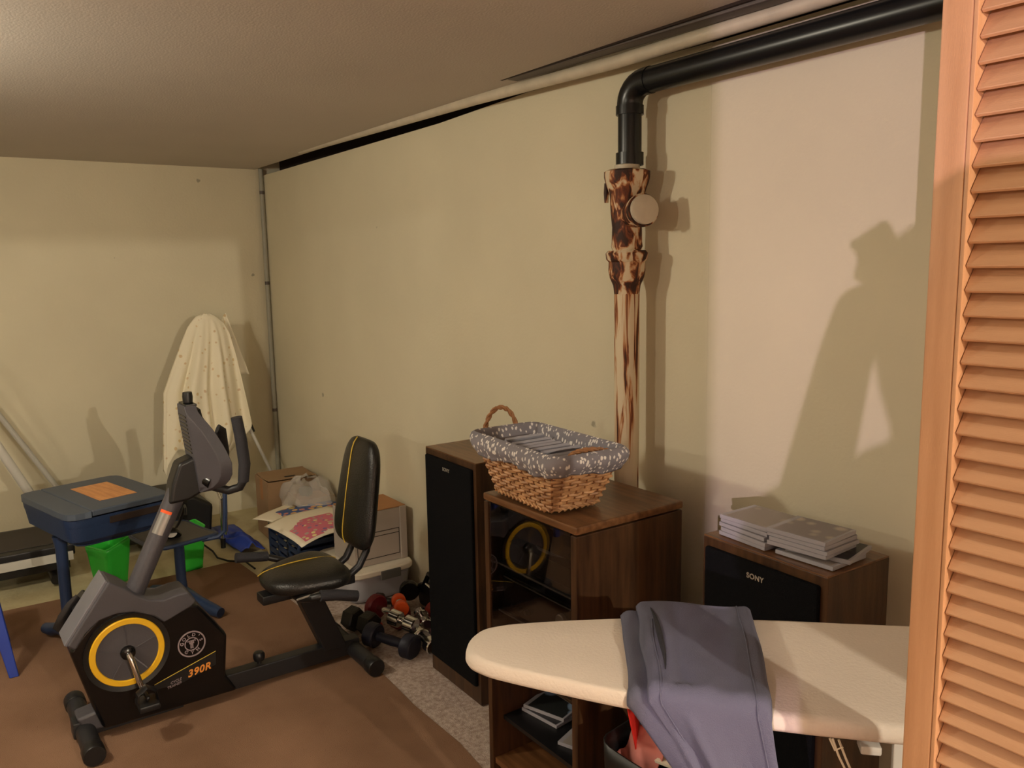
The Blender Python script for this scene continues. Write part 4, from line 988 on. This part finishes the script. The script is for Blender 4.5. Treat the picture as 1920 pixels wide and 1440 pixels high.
# ------------------------------------------------------------------ the person taking the photograph (only the shadow shows)
def skin_mesh(verts, edges, radii, root):
    me = bpy.data.meshes.new('t'); me.from_pydata(verts, edges, []); o = bpy.data.objects.new('t', me); C.objects.link(o)
    o.modifiers.new('s', 'SKIN'); 
    for i, r in enumerate(radii):
        d = me.skin_vertices[0].data[i]; d.radius = r if isinstance(r, tuple) else (r, r); d.use_root = (i == root)
    md_ = o.modifiers.new('d', 'SUBSURF'); md_.levels = 2
    bpy.context.view_layer.update()
    r = bpy.data.meshes.new_from_object(o.evaluated_get(bpy.context.evaluated_depsgraph_get()))
    bpy.data.objects.remove(o); return r
LF = Vector((-.82, .57, 0)); SIDE = Vector((.57, .82, 0)); P0 = Vector((.352, -.42, 0))
def pp(f, s, z): v = P0+LF*f+SIDE*s; return (v.x, v.y, z)
V_, E_, R_s = [], [], []
def av(p, r, link=None):
    V_.append(p); R_s.append(r)
    if link is not None: E_.append((link, len(V_)-1))
    return len(V_)-1
pel = av(pp(0, 0, .86), (.13, .10)); w1 = av(pp(0, 0, 1.02), (.12, .09), pel); ch = av(pp(.01, 0, 1.20), (.145, .105), w1); nb = av(pp(.01, 0, 1.335), (.09, .08), ch)
nk = av(pp(.03, 0, 1.40), .052, nb); h1 = av(pp(.05, 0, 1.45), (.068, .074), nk); h2 = av(pp(.05, 0, 1.52), (.074, .086), h1); h3 = av(pp(.04, 0, 1.57), (.055, .066), h2)
for s in (-1, 1):
    hp = av(pp(0, s*.10, .80), .095, pel); kn = av(pp(.03, s*.11, .47), .058, hp); an = av(pp(0, s*.12, .09), .038, kn); he = av(pp(.02, s*.12, .045), .036, an); to_ = av(pp(.16, s*.14, .032), .030, he)
    so = av(pp(.0, s*.17, 1.30), .062, nb)
    if s < 0: el = av((.055, -.235, 1.22), .045, so); wr = av((.035, -.115, 1.46), .032, el); hd = av((.034, -.070, 1.525), (.040, .026), wr)
    else: el = av((.34, -.02, 1.20), .043, so); wr = av((.155, .045, 1.38), .028, el); hd = av((.120, .072, 1.445), (.034, .020), wr)
me = skin_mesh(V_, E_, R_s, 0)
me.materials.clear()
for m_ in ('shirt', 'pants', 'skin', 'black'): me.materials.append(M[m_])
for p in me.polygons:
    z = p.center.z; d = (p.center-Vector((P0.x, P0.y, 0))).to_2d().length
    p.use_smooth = True
    p.material_index = 3 if z < .075 else 1 if z < .90 else 2 if (z > 1.385 or (z > 1.36 and d > .3)) else 0
pe = bpy.data.objects.new('person', me); C.objects.link(pe)
tag(pe, 'person in blue shirt and grey trousers behind the camera, casting the wall shadow', 'person')
for (bx0, sgn) in (((.034, -.070, 1.530), -1), ((.120, .072, 1.445), 1)):
    b0 = Vector(bx0)
    for k in range(4):
        o_ = Vector((.010*(k-1.5)*.57, .010*(k-1.5)*.82, .006*k)); q = b0+o_
        m2 = skin_mesh([tuple(q), tuple(q+Vector((.004, .004, .028))), tuple(q+Vector((-.012, .012, .048))), tuple(q+Vector((-.020, .020, .040)))], [(0, 1), (1, 2), (2, 3)], [.009, .008, .0075, .006], 0)
        m2.materials.clear(); m2.materials.append(M['skin'])
        f_ = bpy.data.objects.new('finger', m2); C.objects.link(f_); f_.parent = pe
    q = b0+Vector((.57, .82, 0))*(-sgn*.018)
    m2 = skin_mesh([tuple(q-Vector((0, 0, .01))), tuple(q+Vector((.010, .010, .018))), tuple(q+Vector((.008, .008, .038)))], [(0, 1), (1, 2)], [.011, .010, .008], 0)
    m2.materials.clear(); m2.materials.append(M['skin']); f_ = bpy.data.objects.new('thumb', m2); C.objects.link(f_); f_.parent = pe
hb_ = B(); hb_.grid(lambda u, v: Vector(pp(.045, 0, 1.51))+Vector(((.086+.004*math.sin(u*60))*math.cos(2*PI*u)*math.cos(v*1.45), (.092)*math.sin(2*PI*u)*math.cos(v*1.45), .01+.088*math.sin(v*1.45)-.03*(1-v))), 36, 10, cu=True)
ob('hair', hb_, mat('brown_hair', (60, 42, 30), .8), pe, solid=.012)
for s in (-1, 1): ob('ear', B().lathe([(0, -.006), (.014, -.004), (.016, .004), (0, .006)], 12, dirmat(pp(.045, s*.082, 1.495), SIDE*s)), M['skin'], pe)
for s in (-1, 1): ob('eye', B().lathe([(0, .010), (.009, .006), (.011, 0), (0, -.01)], 12, dirmat(pp(.123, s*.030, 1.505), LF)), M['white_metal'], pe)
ob('nose', B().tube([pp(.128, 0, 1.505), pp(.146, 0, 1.48), pp(.130, 0, 1.472)], [.006, .011, .009], 10), M['skin'], pe)
ob('mouth', B().tube([pp(.122, -.02, 1.448), pp(.130, 0, 1.447), pp(.122, .02, 1.448)], [.003, .005, .003], 8), M['pink'], pe)
ph = B(); ph.box((0, 0, 0), (.148, .074, .008), bevel=.003)
wv, rv, uv = Vector(w_), Vector(r_), Vector(u_)
po = ob('mobile_phone', ph, M['black_gloss'])
po.matrix_world = Matrix.Translation(Vector((0, 0, 1.5))-wv*.030+rv*.055-uv*.012) @ Matrix(((rv.x, uv.x, -wv.x, 0), (rv.y, uv.y, -wv.y, 0), (rv.z, uv.z, -wv.z, 0), (0, 0, 0, 1)))
tag(po, 'black mobile phone held up in both hands to take the photo', 'phone')
